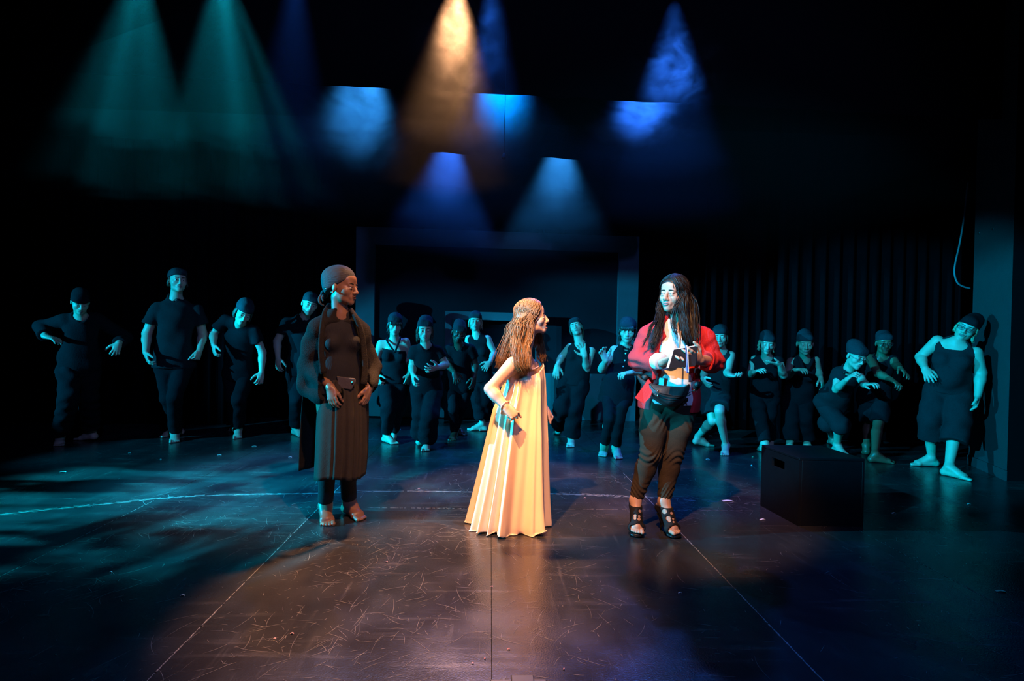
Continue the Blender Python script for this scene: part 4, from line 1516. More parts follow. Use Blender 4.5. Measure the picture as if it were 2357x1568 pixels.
# woman in a halter jumpsuit
J = figure(6.45, (906, 721), (912, 770), -0.10, 6, 12, 4,
           dict(neck=(909, 787, -0.02), hip=(906, 876, 0.02), shL=(877, 792, 0.0), shR=(934, 787, -0.02), elL=(865, 830, 0.05), wrL=(866, 863, -0.05), fiL=(873, 885, -0.10),
                elR=(942, 826, 0.04), wrR=(942, 862, -0.04), fiR=(936, 884, -0.06), knL=(896, 938, -0.14), knR=(914, 934, 0.04)),
           dict(L=((893, 1002), (909, 1021)), R=((906, 994), (905, 1003))), pnL=V(0.7, 0.6, -0.2), pnR=V(-0.7, 0.6, -0.2), handL=CLAW, handR=SOFT, S=0.95, bust=0.9)
r = person('p5', 'woman in a dark halter jumpsuit with crossed shoulder straps', J, 'skin_light')
rx, up, fw = frame_of(J)
P_top = make_top(J, r, 'jumpsuit_top', 'cloth_black', (-0.1, -0.1), 'crew', 0.02, off=0.012, seed=51)
# cut straight across above the bust, leaving shoulders bare
o_ = P_top
me_ = o_.data
bm = bmesh.new()
bm.from_mesh(me_)
pc = (J['neck'] - up * 0.085) - V(*r.location)
bmesh.ops.bisect_plane(bm, geom=bm.verts[:] + bm.edges[:] + bm.faces[:], plane_co=pc, plane_no=nrm(up + rx * 0.10), clear_outer=True)
bm.to_mesh(me_)
bm.free()
for a_, b_ in (((-0.085, 0.055, 0.020), (0.012, 0.125, -0.105)), ((0.055, 0.05, 0.030), (0.012, 0.125, -0.105))):
    A0 = J['neck'] + rx * a_[0] * 1.0 + fw * a_[1] + up * a_[2]
    A1 = J['neck'] + rx * b_[0] + fw * b_[1] + up * b_[2]
    g = tube_geo(spline([A0 - fw * 0.09 + up * 0.02, A0, lerp(A0, A1, 0.5) + fw * 0.022, A1], 14), 0.011, 6)
    add_mesh('strap', g[0], g[1], M['cloth_black'], r)
make_trousers(J, r, 'jumpsuit_legs', 'cloth_trouser', (0.90, 0.90), 0.118, 0.108, 0.060, seed=52, amp=0.007)
make_cap(J, r, seed=53, low=0.040, slouch=(0, 0.02, 0.01))
make_hair_short(J, r, 'hair_black', ((-1, 0.05), (1, 0.04)), 54, 14, True, True)

# woman with both claw hands raised before her waist
J = figure(6.12, (977, 729), (979, 783), -0.14, 2, 12, 0,
           dict(neck=(980, 799, -0.06), hip=(982, 892, 0.06), shL=(954, 806, -0.03), shR=(1007, 806, -0.03), elL=(949, 845, 0.02), wrL=(951, 862, -0.20), fiL=(952, 890, -0.26),
                elR=(1026, 840, -0.02), wrR=(1008, 846, -0.24), fiR=(990, 850, -0.30), knL=(969, 950, -0.02), knR=(990, 955, -0.16)),
           dict(L=((966, 1003, 0.11), (966, 1018)), R=((985, 1012), (979, 1037))), pnL=V(0.9, 0.3, 0), pnR=V(-0.3, 0.3, 0.3), handL=CLAW, handR=dict(curl=(10, 30, 25), spread=26, out=1.0), S=0.97)
r = person('p6', 'woman in a dark v-neck t-shirt and wide trousers with both hands clawed at her waist', J, 'skin_light')
make_top(J, r, 't_shirt', 'cloth_black', (0.48, 0.52), 'v', 0.05, off=0.016, loose=0.016, seed=61, amp=0.004, sw=0.022)
make_trousers(J, r, end=(0.90, 0.94), thigh=0.112, knee=0.104, cuff=0.108, seed=62, amp=0.006)
make_cap(J, r, seed=63, low=0.042, slouch=(0.01, 0.03, 0.02))
make_hair_short(J, r, 'hair_brown', ((-1, 0.09), (1, 0.07)), 64, 10, False, True)

# dark-skinned dancer in glasses leaning her head
J = figure(6.72, (1049, 741), (1061, 786), -0.20, 14, 20, 12,
           dict(neck=(1058, 799, -0.10), hip=(1058, 888, 0.08), shL=(1033, 802, -0.06), shR=(1083, 802, -0.08), elL=(1030, 838, -0.05), wrL=(1046, 858, -0.24), fiL=(1056, 888, -0.30),
                elR=(1094, 838, -0.02), wrR=(1092, 868, -0.10), fiR=(1088, 894, -0.14), knL=(1043, 942, -0.12), knR=(1064, 935, 0.0)),
           dict(L=((1041, 998), (1040, 1013)), R=((1053, 984), (1072, 1001))), pnL=V(-0.2, 0.8, -0.4), pnR=V(-0.6, 0.7, 0), handL=CLAW, handR=SOFT, S=0.96)
r = person('p7', 'dark-skinned person in glasses and a dark t-shirt with a drooping hand', J, 'skin_deep')
make_top(J, r, 't_shirt', 'cloth_black', (0.55, 0.62), 'crew', 0.06, off=0.016, loose=0.016, seed=71, amp=0.004, sw=0.02)
make_trousers(J, r, end=(0.93, 0.93), thigh=0.092, knee=0.070, cuff=0.055, seed=72)
make_cap(J, r, seed=73, low=0.036, slouch=(-0.01, 0.02, 0.03))
make_glasses(J, r, 'metal_bright')

# blond woman farther upstage
J = figure(7.42, (1093, 715), (1095, 760), -0.02, 2, 4, 2,
           dict(neck=(1098, 776, 0), hip=(1107, 872, 0.0), shL=(1079, 780, 0.03), shR=(1122, 780, -0.02), elL=(1071, 818, 0.06), wrL=(1074, 850, -0.04), fiL=(1078, 872, -0.08),
                elR=(1137, 813, -0.04), wrR=(1128, 834, -0.20), fiR=(1112, 852, -0.26), knL=(1100, 922, -0.05), knR=(1117, 922, -0.05)),
           dict(L=((1102, 976), (1079, 989)), R=((1117, 976), (1111, 991))), pnL=V(0.6, 0.7, 0), pnR=V(-0.2, 0.8, -0.5), handL=SOFT, handR=CLAW, S=0.98, bust=0.8)
r = person('p8', 'blond woman in a deep v-neck top and cropped trousers, farther upstage', J, 'skin_light')
make_top(J, r, 'sleeveless_top', 'cloth_black', (-0.05, -0.05), 'deepv', 0.04, off=0.012, seed=81)
make_trousers(J, r, 'cropped_trousers', 'cloth_trouser', (0.72, 0.72), 0.108, 0.100, 0.098, seed=82, amp=0.006)
make_cap(J, r, seed=83, low=0.040)
make_hair_short(J, r, 'hair_blond', ((-1, 0.02), (1, 0.05)), 84, 14, False, True)

# woman tipping her head back with a hand at her chest
J = figure(6.50, (1317, 732), (1333, 772), -0.02, -4, -14, -16,
           dict(neck=(1337, 797, -0.02), hip=(1322, 876, -0.06), shL=(1312, 800, 0.03), shR=(1361, 809, -0.04), elL=(1293, 822, 0.05), wrL=(1283, 842, -0.10), fiL=(1278, 870, -0.14),
                elR=(1350, 850, -0.10), wrR=(1346, 820, -0.26), fiR=(1338, 792, -0.27), knL=(1294, 938, -0.12), knR=(1322, 942, -0.10)),
           dict(L=((1289, 985, 0.12), (1280, 996)), R=((1315, 1008), (1313, 1028))), pnL=V(0.3, 0.8, -0.2), pnR=V(-0.4, -0.8, 0.0), handL=SOFT, handR=dict(curl=(4, 14, 12), spread=20, out=1.0, thumb=-1), S=0.97, bust=0.8)
r = person('p9', 'woman in a dark tank top tipping her head back, hand spread at her chest', J, 'skin_light')
make_top(J, r, 'tank_top', 'cloth_black', (-0.12, -0.06), 'scoop', 0.06, off=0.012, loose=0.014, seed=91, amp=0.005)
make_trousers(J, r, end=(0.90, 0.94), thigh=0.120, knee=0.110, cuff=0.098, seed=92, amp=0.008)
make_cap(J, r, seed=93, low=0.038, slouch=(0, 0.02, 0.0), tilt=14)
make_hair_short(J, r, 'hair_brown', ((-1, 0.02), (1, 0.10)), 94, 14, False, True)

# person in the buttoned sleeveless shirt
J = figure(5.95, (1446, 730), (1443, 787), -0.08, -2, 8, 2,
           dict(neck=(1438, 801, -0.02), hip=(1420, 900, 0.04), shL=(1414, 806, -0.01), shR=(1464, 808, 0.0), elL=(1385, 850, -0.06), wrL=(1395, 830, -0.24), fiL=(1385, 808, -0.26),
                elR=(1478, 856, -0.04), wrR=(1452, 858, -0.24), fiR=(1428, 861, -0.30), knL=(1403, 964, -0.10), knR=(1424, 968, -0.08)),
           dict(L=((1394, 1022), (1386, 1049)), R=((1415, 1028), (1425, 1055))), pnL=V(0.3, -0.6, -0.2), pnR=V(-0.1, 0.1, -0.9), handL=dict(curl=(18, 35, 25), spread=20, out=1.0), handR=CLAW, S=0.98)
r = person('p10', 'person in a dark sleeveless shirt with a row of pale buttons and slim trousers', J, 'skin_light')
rx, up, fw = frame_of(J)
tail = cone(J['hip'] + up * 0.02, J['hip'] - up * 0.16, 0.155, 0.168, 0.03, fw, 0.62)
o_ = make_top(J, r, 'buttoned_shirt', 'cloth_black', (-0.04, -0.04), 'crew', 0.13, off=0.014, loose=0.02, seed=101, amp=0.005, extra=[tail])
M['button'] = mat('pale_button', (0.75, 0.74, 0.72), 0.3, 0.5)
for (u_, v_) in ((1441.4, 799), (1440, 814), (1438, 830), (1434.6, 844)):
    # find the shirt's front surface on that line of sight
    p_ = None
    d_ = ray(u_, v_)
    org_ = V(*r.location)
    hit = o_.ray_cast(Vector(CP - org_), Vector(d_).normalized())
    p_ = V(*hit[1]) + org_ if hit[0] else at(u_, v_, 5.8)
    nd_ = V(*hit[2]) if hit[0] else FWD
    g = tube_geo([p_ - nd_ * 0.003, p_ + nd_ * 0.004], 0.0085, 10)
    b_ = add_mesh('button', g[0], g[1], M['button'], r)
    b_.parent = o_
make_trousers(J, r, end=(0.90, 0.90), thigh=0.092, knee=0.068, cuff=0.052, seed=102)
make_cap(J, r, seed=103, low=0.022, tilt=8, slouch=(0, 0.03, 0.0), vol=1.05)
make_hair_short(J, r, 'hair_black', ((-1, 0.06), (1, 0.05)), 104, 16, True, True)

# girl in a short dress striding, half behind the woman in red
J = figure(6.22, (1655, 747), (1659, 798), -0.10, -4, 8, 0,
           dict(neck=(1663, 814, -0.03), hip=(1646, 896, 0.03), shL=(1638, 820, 0.0), shR=(1682, 818, -0.03), elL=(1622, 858, 0.0), wrL=(1618, 872, -0.18), fiL=(1626, 884, -0.24),
                elR=(1674, 858, -0.10), wrR=(1680, 864, -0.30), fiR=(1698, 868, -0.36), knL=(1640, 968, -0.06), knR=(1656, 946, -0.18)),
           dict(L=((1622, 1004, 0.12), (1637, 1025)), R=((1671, 1023), (1669, 1047))), pnL=V(0.5, 0.5, 0.5), pnR=V(-0.1, 0.3, 0.9), handL=SOFT, handR=CLAW, S=0.95, bust=0.7)
r = person('p11', 'girl in a short dark sleeveless dress striding behind the woman in red', J, 'skin_light')
make_top(J, r, 'dress_top', 'cloth_charcoal', (-0.02, -0.02), 'v', 0.04, off=0.014, seed=111)
make_trousers(J, r, 'short_skirt', 'cloth_charcoal', (-0.22, -0.18), 0.125, 0.1, 0.112, seed=112, amp=0.008)
make_cap(J, r, seed=113, low=0.034)
make_hair_short(J, r, 'hair_brown', ((-1, 0.02), (1, 0.02)), 114, 8, False, True)

# smiling woman with one flat palm
J = figure(6.42, (1764, 762), (1766, 812), -0.20, 10, 18, 4,
           dict(neck=(1766, 826, -0.10), hip=(1760, 908, 0.06), shL=(1737, 828, -0.06), shR=(1792, 829, -0.08), elL=(1726, 862, -0.04), wrL=(1736, 857, -0.26), fiL=(1752, 850, -0.32),
                elR=(1803, 864, -0.08), wrR=(1795, 838, -0.28), fiR=(1768, 834, -0.34), knL=(1748, 955, -0.10), knR=(1770, 958, 0.0)),
           dict(L=((1752, 1016, 0.11), (1748, 1034)), R=((1772, 1012), (1774, 1032))), pnL=V(0.2, 0.2, -0.8), pnR=V(0.1, 0.1, 1.0), handL=CLAW, handR=dict(curl=(4, 8, 6), spread=6, out=0.5), S=0.96, bust=0.8)
r = person('p12', 'smiling woman in a dark cap-sleeved top holding one palm flat', J, 'skin_light')
make_top(J, r, 'cap_sleeve_top', 'cloth_black', (0.16, 0.16), 'scoop', 0.07, off=0.013, loose=0.012, seed=121, amp=0.005, sw=0.014)
make_trousers(J, r, end=(0.94, 0.94), thigh=0.104, knee=0.086, cuff=0.074, seed=122, amp=0.006)
make_cap(J, r, seed=123, low=0.036)
make_hair_short(J, r, 'hair_blond', ((-1, 0.035), (1, 0.045)), 124, 14, False, True)

# woman in a collared sleeveless shirt
J = figure(6.60, (1854, 762), (1852, 815), -0.18, 8, 12, 0,
           dict(neck=(1853, 829, -0.08), hip=(1836, 918, 0.06), shL=(1821, 832, -0.06), shR=(1877, 830, -0.04), elL=(1812, 866, -0.08), wrL=(1830, 852, -0.30), fiL=(1854, 850, -0.36),
                elR=(1883, 856, 0.0), wrR=(1889, 870, -0.12), fiR=(1898, 896, -0.16), knL=(1820, 965, -0.08), knR=(1850, 966, -0.02)),
           dict(L=((1818, 1012), (1816, 1032)), R=((1856, 1010), (1860, 1030))), pnL=V(0.1, 0.2, -0.9), pnR=V(-0.5, 0.8, 0), handL=CLAW, handR=SOFT, S=0.98, B=1.06, bust=0.8)
r = person('p13', 'woman in a dark collared sleeveless shirt reaching one clawed hand across', J, 'skin_tan')
make_top(J, r, 'sleeveless_shirt', 'cloth_black', (-0.02, -0.02), 'v', 0.08, off=0.014, loose=0.016, seed=131, amp=0.005)
rx, up, fw = frame_of(J)
for sx in (-1, 1):
    nk = J['neck']
    g = tube_geo(spline([nk - fw * 0.045 + up * 0.05, nk + rx * sx * 0.070 + up * 0.045, nk + rx * sx * 0.055 + fw * 0.085 + up * 0.01, nk + rx * sx * 0.02 + fw * 0.135 - up * 0.06], 18), 0.020, 6, flat=(nrm(fw + up * 0.6), 0.35))
    add_mesh('collar', g[0], g[1], M['cloth_black'], r)
make_trousers(J, r, end=(0.96, 0.96), thigh=0.116, knee=0.106, cuff=0.104, seed=132, amp=0.006)
make_cap(J, r, seed=133, low=0.036, slouch=(0, 0.02, 0.02))

# bent person in glasses and a knee-length dress beside the box
J = figure(6.12, (1964, 789), (1976, 845), -0.34, 38, 24, 6,
           dict(neck=(1953, 852, -0.22), hip=(1915, 925, 0.10), shL=(1930, 856, -0.16), shR=(1974, 860, -0.12), elL=(1925, 896, -0.22), wrL=(1950, 874, -0.42), fiL=(1968, 858, -0.46),
                elR=(1988, 882, -0.20), wrR=(1993, 887, -0.34), fiR=(2016, 882, -0.40), knL=(1935, 980, -0.02), knR=(1905, 975, 0.10)),
           dict(L=((1932, 1026), (1944, 1046)), R=((1916, 1004, 0.11), (1912, 1018))), pnL=V(0.6, -0.3, -0.4), pnR=V(0.1, 0.2, -0.9), handL=dict(curl=(30, 50, 35), spread=16, out=1.0), handR=CLAW, S=0.95, B=1.05)
r = person('p14', 'person in glasses and a dark knee-length dress bending forward beside the black box', J, 'skin_light')
make_top(J, r, 'dress_top', 'cloth_charcoal', (0.22, 0.22), 'crew', 0.05, off=0.018, loose=0.02, seed=141, amp=0.006, sw=0.022)
make_trousers(J, r, 'knee_skirt', 'cloth_charcoal', (0.05, 0.02), 0.112, 0.112, 0.122, seed=142, amp=0.007)
make_cap(J, r, seed=143, low=0.034, slouch=(0.0, 0.03, 0.02))
make_glasses(J, r)

# dark-skinned person in glasses reaching to the side
J = figure(6.10, (2032, 763), (2037, 813), -0.12, 14, 6, 2,
           dict(neck=(2027, 829, -0.05), hip=(2012, 908, 0.06), shL=(2003, 825, -0.03), shR=(2055, 828, -0.04), elL=(2021, 860, -0.22), wrL=(2051, 874, -0.34), fiL=(2076, 890, -0.40),
                elR=(2064, 842, -0.10), wrR=(2072, 848, -0.28), fiR=(2090, 864, -0.34), knL=(2000, 975, 0.10), knR=(2022, 976, -0.04)),
           dict(L=((2000, 1034, 0.12), (1992, 1042)), R=((2016, 1046), (2058, 1065))), pnL=V(-0.3, 0.5, -0.8), pnR=V(-0.4, 0.5, -0.6), handL=CLAW, handR=dict(curl=(8, 20, 18), spread=24, out=1.0), S=0.95, innerR=V(0, 1, 0))
r = person('p15', 'dark-skinned person in glasses reaching both spread hands towards the pillar', J, 'skin_dark')
make_top(J, r, 'sleeveless_top', 'cloth_black', (-0.02, 0.10), 'v', 0.06, off=0.014, loose=0.014, seed=151, amp=0.005, sw=0.014)
make_trousers(J, r, 'shorts', 'cloth_trouser', (-0.10, -0.08), 0.108, 0.09, 0.095, seed=152, amp=0.005)
make_cap(J, r, seed=153, low=0.040, slouch=(0, 0.03, 0.02))
make_glasses(J, r)

# heavy-set woman leaning against the pillar
J = figure(5.42, (2238, 724), (2217, 781), -0.06, -6, 6, 26,
           dict(neck=(2199, 790, -0.02), hip=(2182, 896, 0.04), shL=(2158, 785, 0.0), shR=(2246, 812, -0.02), elL=(2119, 822, 0.05), wrL=(2129, 848, -0.10), fiL=(2143, 876, -0.17),
                elR=(2258, 858, 0.02), wrR=(2251, 910, -0.04), fiR=(2246, 952, -0.06), knL=(2143, 966, -0.02), knR=(2205, 972, -0.06)),
           dict(L=((2138, 1054), (2097, 1068)), R=((2196, 1078), (2236, 1104))), pnL=V(0.5, 0.7, -0.3), pnR=V(-0.8, 0.5, 0), handL=dict(curl=(8, 18, 14), spread=14, out=0.6), handR=SOFT, S=1.0, B=1.24, bust=1.25, armB=1.12, legB=1.10, jaw=1.12, innerL=V(0, -1, 0), innerR=V(0, -1, 0))
r = person('p16', 'woman in glasses, dark tank top and knee-length trousers leaning towards the pillar', J, 'skin_light')
make_top(J, r, 'tank_top', 'cloth_charcoal', (-0.06, -0.05), 'wide', 0.02, off=0.014, loose=0.012, seed=161, amp=0.003)
make_trousers(J, r, 'cropped_trousers', 'cloth_charcoal', (0.45, 0.45), 0.122, 0.112, 0.118, seed=162, amp=0.006, top=0.03)
make_cap(J, r, seed=163, low=0.038, slouch=(0.01, 0.04, 0.02), m='cloth_black')
make_glasses(J, r)
make_hair_short(J, r, 'hair_blond', ((-1, 0.02), (1, 0.07)), 164, 12, False, True)


# ------------------------------------------------------------------ the three leading actors
def hair_mass(J, root, m, groups, seed=1, cap_cut=None, name='hair', base_r=(0.083, 0.103, 0.092)):
    """long hair combed from a parting over the scalp and down its guides.
    group = (count, start y range on the parting, side sign, end direction on the scalp, guide points, spread, strand radius, wave, waves)"""
    rg = random.Random(seed)
    hc, R, hs = J['head'], J['R'], J['hs']
    c0 = V(0, 0.016, 0.042)
    rr = V(*base_r)

    def w(p):
        return hc + R @ (np.asarray(p, float) * hs)
    P = [ell(w(c0), list(rr * hs * 0.985), R, 0.02), ell(w((0, 0.045, -0.02)), [q * hs for q in (0.080, 0.070, 0.075)], R, 0.03)]
    for cnt, yr, sx, ed, guide, spread, r_, wv, fr in groups:
        g = [np.asarray(p, float) for p in guide]
        if spread > 0.009:
            for q in range(len(g) - 1):
                t0, t1 = q / (len(g) - 1), (q + 1) / (len(g) - 1)
                P.append(cone(g[q], g[q + 1], spread * 1.2 * (1 - 0.5 * t0), spread * 1.2 * (1 - 0.5 * t1), 0.02))
            e = nrm(V(*ed))
            P.append(cone(w(c0 + e * rr * 0.8), g[0], 0.03, spread * 1.2, 0.03))
    for c, r_ in (cap_cut or ()):
        P.append(dict(ell(w(c), [q * hs for q in r_], R, 0.006), sub=True))
    co, fa = run_field(P, 0.005)
    geo = [(list(co), [tuple(q) for q in fa.tolist()])]
    for cnt, yr, sx, ed, guide, spread, r_, wv, fr in groups:
        g = [np.asarray(p, float) for p in guide]
        e0 = nrm(V(*ed))
        for i in range(cnt):
            y0 = rg.uniform(*yr)
            a = nrm(V(sx * rg.uniform(0.0, 0.12), y0, 1.0 - 0.35 * y0 * y0))
            e = nrm(e0 + V(rg.gauss(0, 0.10), rg.gauss(0, 0.22), rg.gauss(0, 0.12)))
            om = math.acos(max(-1, min(1, float(np.dot(a, e)))))
            lift = 1.0 + rg.uniform(0.0, 0.045)
            path = []
            for t in (0.0, 0.25, 0.5, 0.75, 1.0):
                v = (a * math.sin((1 - t) * om) + e * math.sin(t * om)) / max(math.sin(om), 1e-4)
                path.append(w(c0 + v * rr * lift * 1.012))
            s = V(rg.gauss(0, 1), rg.gauss(0, 1), rg.gauss(0, 0.35)) * spread
            s2 = s + V(rg.gauss(0, 1), rg.gauss(0, 1), 0) * spread * 0.35
            n = len(g)
            path += [g[j] + lerp(s, s2, (j + 1) / n) * (1.0 - 0.25 * (j / n)) for j in range(n)]
            path[-1] = path[-1] + V(0, 0, rg.uniform(-0.02, 0.035))
            geo.append(lock_geo(path, r_ * rg.uniform(0.5, 1.1), rg, wv * rg.uniform(0.5, 1.2), fr, 21, 3))
    co, fa = merge(geo)
    return tag(add_mesh(name, co, fa, M[m], root), kind='stuff')


def loft(rings, nseg, fn, close_top=False):
    """rings: (centre, half-width vector, half-depth vector); fn(t, a) -> radial factor, dz"""
    co, fa = [], []
    n = len(rings)
    for j, (c, hx, hy) in enumerate(rings):
        t = j / (n - 1)
        for i in range(nseg):
            a = 2 * math.pi * i / nseg
            q, dz = fn(t, a)
            co.append(c + (hx * math.cos(a) + hy * math.sin(a)) * q + V(0, 0, dz))
    for j in range(n - 1):
        for i in range(nseg):
            a, b = j * nseg + i, j * nseg + (i + 1) % nseg
            fa.append((a, a + nseg, b + nseg, b))
    return co, fa


def interp_rings(keys, n):
    """keys: list of (v, uL, uR, Ycentre, halfdepth) -> n smooth rings"""
    K = np.array(keys, float)
    K = spline(np.c_[K], n) if K.shape[1] == 3 else np.stack([np.interp(np.linspace(0, len(K) - 1, n), np.arange(len(K)), K[:, i]) for i in range(K.shape[1])], 1)
    out = []
    for v, ul, ur, Y, hd in K:
        a, b = at(ul, v, Y), at(ur, v, Y)
        out.append(((a + b) / 2, (b - a) / 2, V(0, hd, 0)))
    return out


def skin_thick(o, th):
    md = o.modifiers.new('thickness', 'SOLIDIFY')
    md.thickness = th
    md.offset = -1
    return o


M['robe'] = mat('dark_knit_robe', (0.017, 0.014, 0.012), 0.95, 0.1, 0.3, 60, 0.6, 160)
M['blouse_dark'] = mat('dark_blouse', (0.014, 0.012, 0.012), 0.75, 0.2, 0.15, 40, 0.3, 30, stretch=(6, 6, 0.7))
M['skirt_dark'] = mat('dark_wool_skirt', (0.038, 0.029, 0.021), 0.92, 0.12, 0.18, 30, 0.25, 160)
M['legging'] = mat('black_legging', (0.012, 0.011, 0.011), 0.7, 0.2, 0.1, 30, 0.3, 60, stretch=(1, 1, 4))
M['scarf'] = mat('dark_head_wrap', (0.050, 0.046, 0.046), 0.75, 0.2, 0.15, 30, 0.45, 28, stretch=(1, 4, 4))
M['pouch'] = mat('brown_grey_pouch', (0.075, 0.060, 0.058), 0.7, 0.25, 0.15, 30, 0.2, 60)

# ---- woman in the long dark robe and head wrap
Y0 = 3.80
J = joints(Y0, dict(head=(788, 661, -0.03), neck=(784, 730, 0.0), hip=(783, 897, 0.0), shL=(732, 752, -0.06), shR=(829, 757, 0.07), elL=(718, 838, 0.02), wrL=(761, 893, -0.15), fiL=(769, 946, -0.20),
                    elR=(853, 848, 0.10), wrR=(850, 893, -0.02), fiR=(836, 944, -0.06), knL=(756, 1035, -0.04), knR=(800, 1030, 0.0)), 0.98, 0.98,
           dict(L=((747, 1157), (754, 1207)), R=((799, 1153), (833, 1194))))
J.update(R=rot(72, 4, 0), hs=0.98, pnL=V(0.25, 0.9, 0), pnR=V(-0.9, 0.4, 0), handL=dict(curl=(22, 30, 18), spread=3, out=0.3), handR=dict(curl=(20, 32, 22), spread=4, out=0.4), nose=1.12, browt=-0.1, bust=0.55, jaw=1.05, gaze=0.002, handS=0.90)
r = person('a', 'woman in a long dark robe and head wrap, barefoot, looking aside', J, 'skin_dark', h=0.004, decim=0.5, group='leading actors downstage')
rx, up, fw = frame_of(J)
make_top(J, r, 'blouse', 'blouse_dark', (-0.05, -0.05), 'none', 0.02, off=0.018, loose=0.01, h=0.005, seed=201, amp=0.002,
         extra=[dict(cone(J['neck'] + fw * 0.13 - rx * 0.060 + up * 0.06, J['neck'] + fw * 0.13 - rx * 0.060 - up * 0.004, 0.075, 0.075, 0.003), sub=True), dict(cone(J['neck'] + fw * 0.14 - up * 0.004 - rx * 0.06, J['neck'] + fw * 0.14 + rx * 0.06 - up * 0.004, 0.078, 0.078, 0.003), sub=True),
                dict(cone(J['neck'] + fw * 0.13 + rx * 0.060 + up * 0.06, J['neck'] + fw * 0.13 + rx * 0.060 - up * 0.004, 0.075, 0.075, 0.003), sub=True)])
make_trousers(J, r, 'leggings', 'legging', (0.93, 0.93), 0.085, 0.066, 0.052, h=0.008, seed=202, amp=0.0025)
# skirt with a front overlap and deep pleats on one side
rings = interp_rings([(872, 742, 826, 3.80, 0.125), (900, 736, 836, 3.80, 0.14), (960, 730, 842, 3.79, 0.155), (1040, 727, 842, 3.78, 0.165), (1094, 725, 838, 3.78, 0.17)], 26)


def skirt_fn(t, a):
    q = 1.0 + 0.035 * t * math.sin(5 * a + 0.6) + 0.020 * t * math.sin(11 * a)
    f = 0.0
    for a0, w_, d_ in ((-1.15, 0.07, 0.10), (-0.72, 0.06, 0.10), (-0.45, 0.05, 0.08), (-1.62, 0.05, 0.07)):
        f -= d_ * (0.25 + 0.75 * t) * math.exp(-((a - (2 * math.pi + a0)) / w_) ** 2)
    return q + f, (0.012 * t * t * math.sin(3 * a))


g = loft(rings, 180, skirt_fn)
skin_thick(add_mesh('skirt', g[0], g[1], M['skirt_dark'], r), 0.006)
# folded pouch tucked at the waist, with a snap
pq = [at(u_, v_, 3.80 - 0.128) for u_, v_ in ((774, 866), (817, 872), (818, 880), (808, 898), (776, 893), (777, 880))]
co = [p for p in pq] + [p + V(0, 0.02, 0) for p in pq]
n_ = len(pq)
po = add_mesh('waist_pouch', co, [tuple(range(n_))[::-1], tuple(range(n_, 2 * n_))] + [(i, (i + 1) % n_, n_ + (i + 1) % n_, n_ + i) for i in range(n_)], M['pouch'], r, smooth=False)
md = po.modifiers.new('bevel', 'BEVEL')
md.width = 0.006
md.segments = 3
p_ = at(812, 880, 3.80 - 0.132)
g = tube_geo([p_, p_ + FWD * 0.005], 0.006, 10)
sn = add_mesh('snap', g[0], g[1], M['metal_bright'], r)
sn.parent = po
g = tube_geo(spline([at(787, 895, 3.64), at(789, 905, 3.635), at(788, 916, 3.635)], 8), 0.006, 6)
sn = add_mesh('toggle', g[0], g[1], M['void'], r)
sn.parent = po
# open robe: shoulders, wide sleeves, hollow inside, open in front
P = torso_prims(J, 0.030, 0.03)
el_, wr_ = J['elL'], J['wrL']
P += [cone(J['shL'] - up * 0.01, lerp(J['shL'], el_, 0.6), 0.060, 0.078, 0.04), cone(lerp(J['shL'], el_, 0.5), at(708, 880, 3.82), 0.078, 0.070, 0.05), cone(at(706, 895, 3.81), at(745, 906, 3.70), 0.052, 0.046, 0.05),
      cone(el_, wr_, 0.085, 0.058, 0.03), cone(lerp(el_, wr_, 0.8), wr_ + (wr_ - el_) * 0.12, 0.060, 0.056, 0.015)]
el_, wr_ = J['elR'], J['wrR']
P += [cone(J['shR'] - up * 0.01, el_, 0.058, 0.066, 0.04), cone(el_, lerp(el_, wr_, 0.95), 0.066, 0.058, 0.03), ball(at(847, 890, 3.83), 0.052, 0.03), ball(at(830, 890, 3.78), 0.046, 0.03)]
n = J['neck']
P.append(dict(cone(n + up * 0.03, n + up * 0.25, 0.075, 0.085, 0.006), sub=True))
# front opening, wider than the neckline
for t_ in np.linspace(0, 1, 7):
    c_ = lerp(n + up * 0.02, J['hip'] - up * 0.1, t_) + fw * 0.15
    P.append(dict(cone(c_ - rx * 0.085, c_ + rx * 0.080, 0.092, 0.092, 0.01), sub=True))
P.append(dict(cone(J['wrL'], J['wrL'] + (J['wrL'] - J['elL']) * 0.4, 0.046, 0.050, 0.008), sub=True))
P.append(dict(cone(J['wrR'], J['wrR'] + (J['wrR'] - J['elR']) * 0.4, 0.044, 0.047, 0.008), sub=True))
fo = folds(211, 0.006)
ro = mesh_person_part('robe', P, 0.006, M['robe'], r, lambda f: (f.warp(fo), f.half(J['hip'] + up * 0.02, -up) if False else None))[0]
# its long back panel
rings = interp_rings([(800, 712, 842, 3.86, 0.15), (880, 700, 846, 3.87, 0.17), (960, 692, 846, 3.88, 0.19), (1040, 687, 843, 3.89, 0.20), (1084, 685, 838, 3.90, 0.20)], 22)
co, fa = [], []
ns = 90
for j, (c, hx, hy) in enumerate(rings):
    t = j / 21
    for i in range(ns + 1):
        a = math.radians(-22 + 210 * i / ns)
        q = 1 + 0.045 * t * math.sin(9 * a + 1) + 0.02 * t * math.sin(17 * a)
        co.append(c + (hx * math.cos(a) + hy * math.sin(a)) * q + V(0, 0, 0.01 * t * math.sin(4 * a)))
for j in range(21):
    for i in range(ns):
        a = j * (ns + 1) + i
        fa.append((a, a + ns + 1, a + ns + 2, a + 1))
bp_ = skin_thick(add_mesh('robe_back_panel', co, fa, M['robe'], r), 0.007)
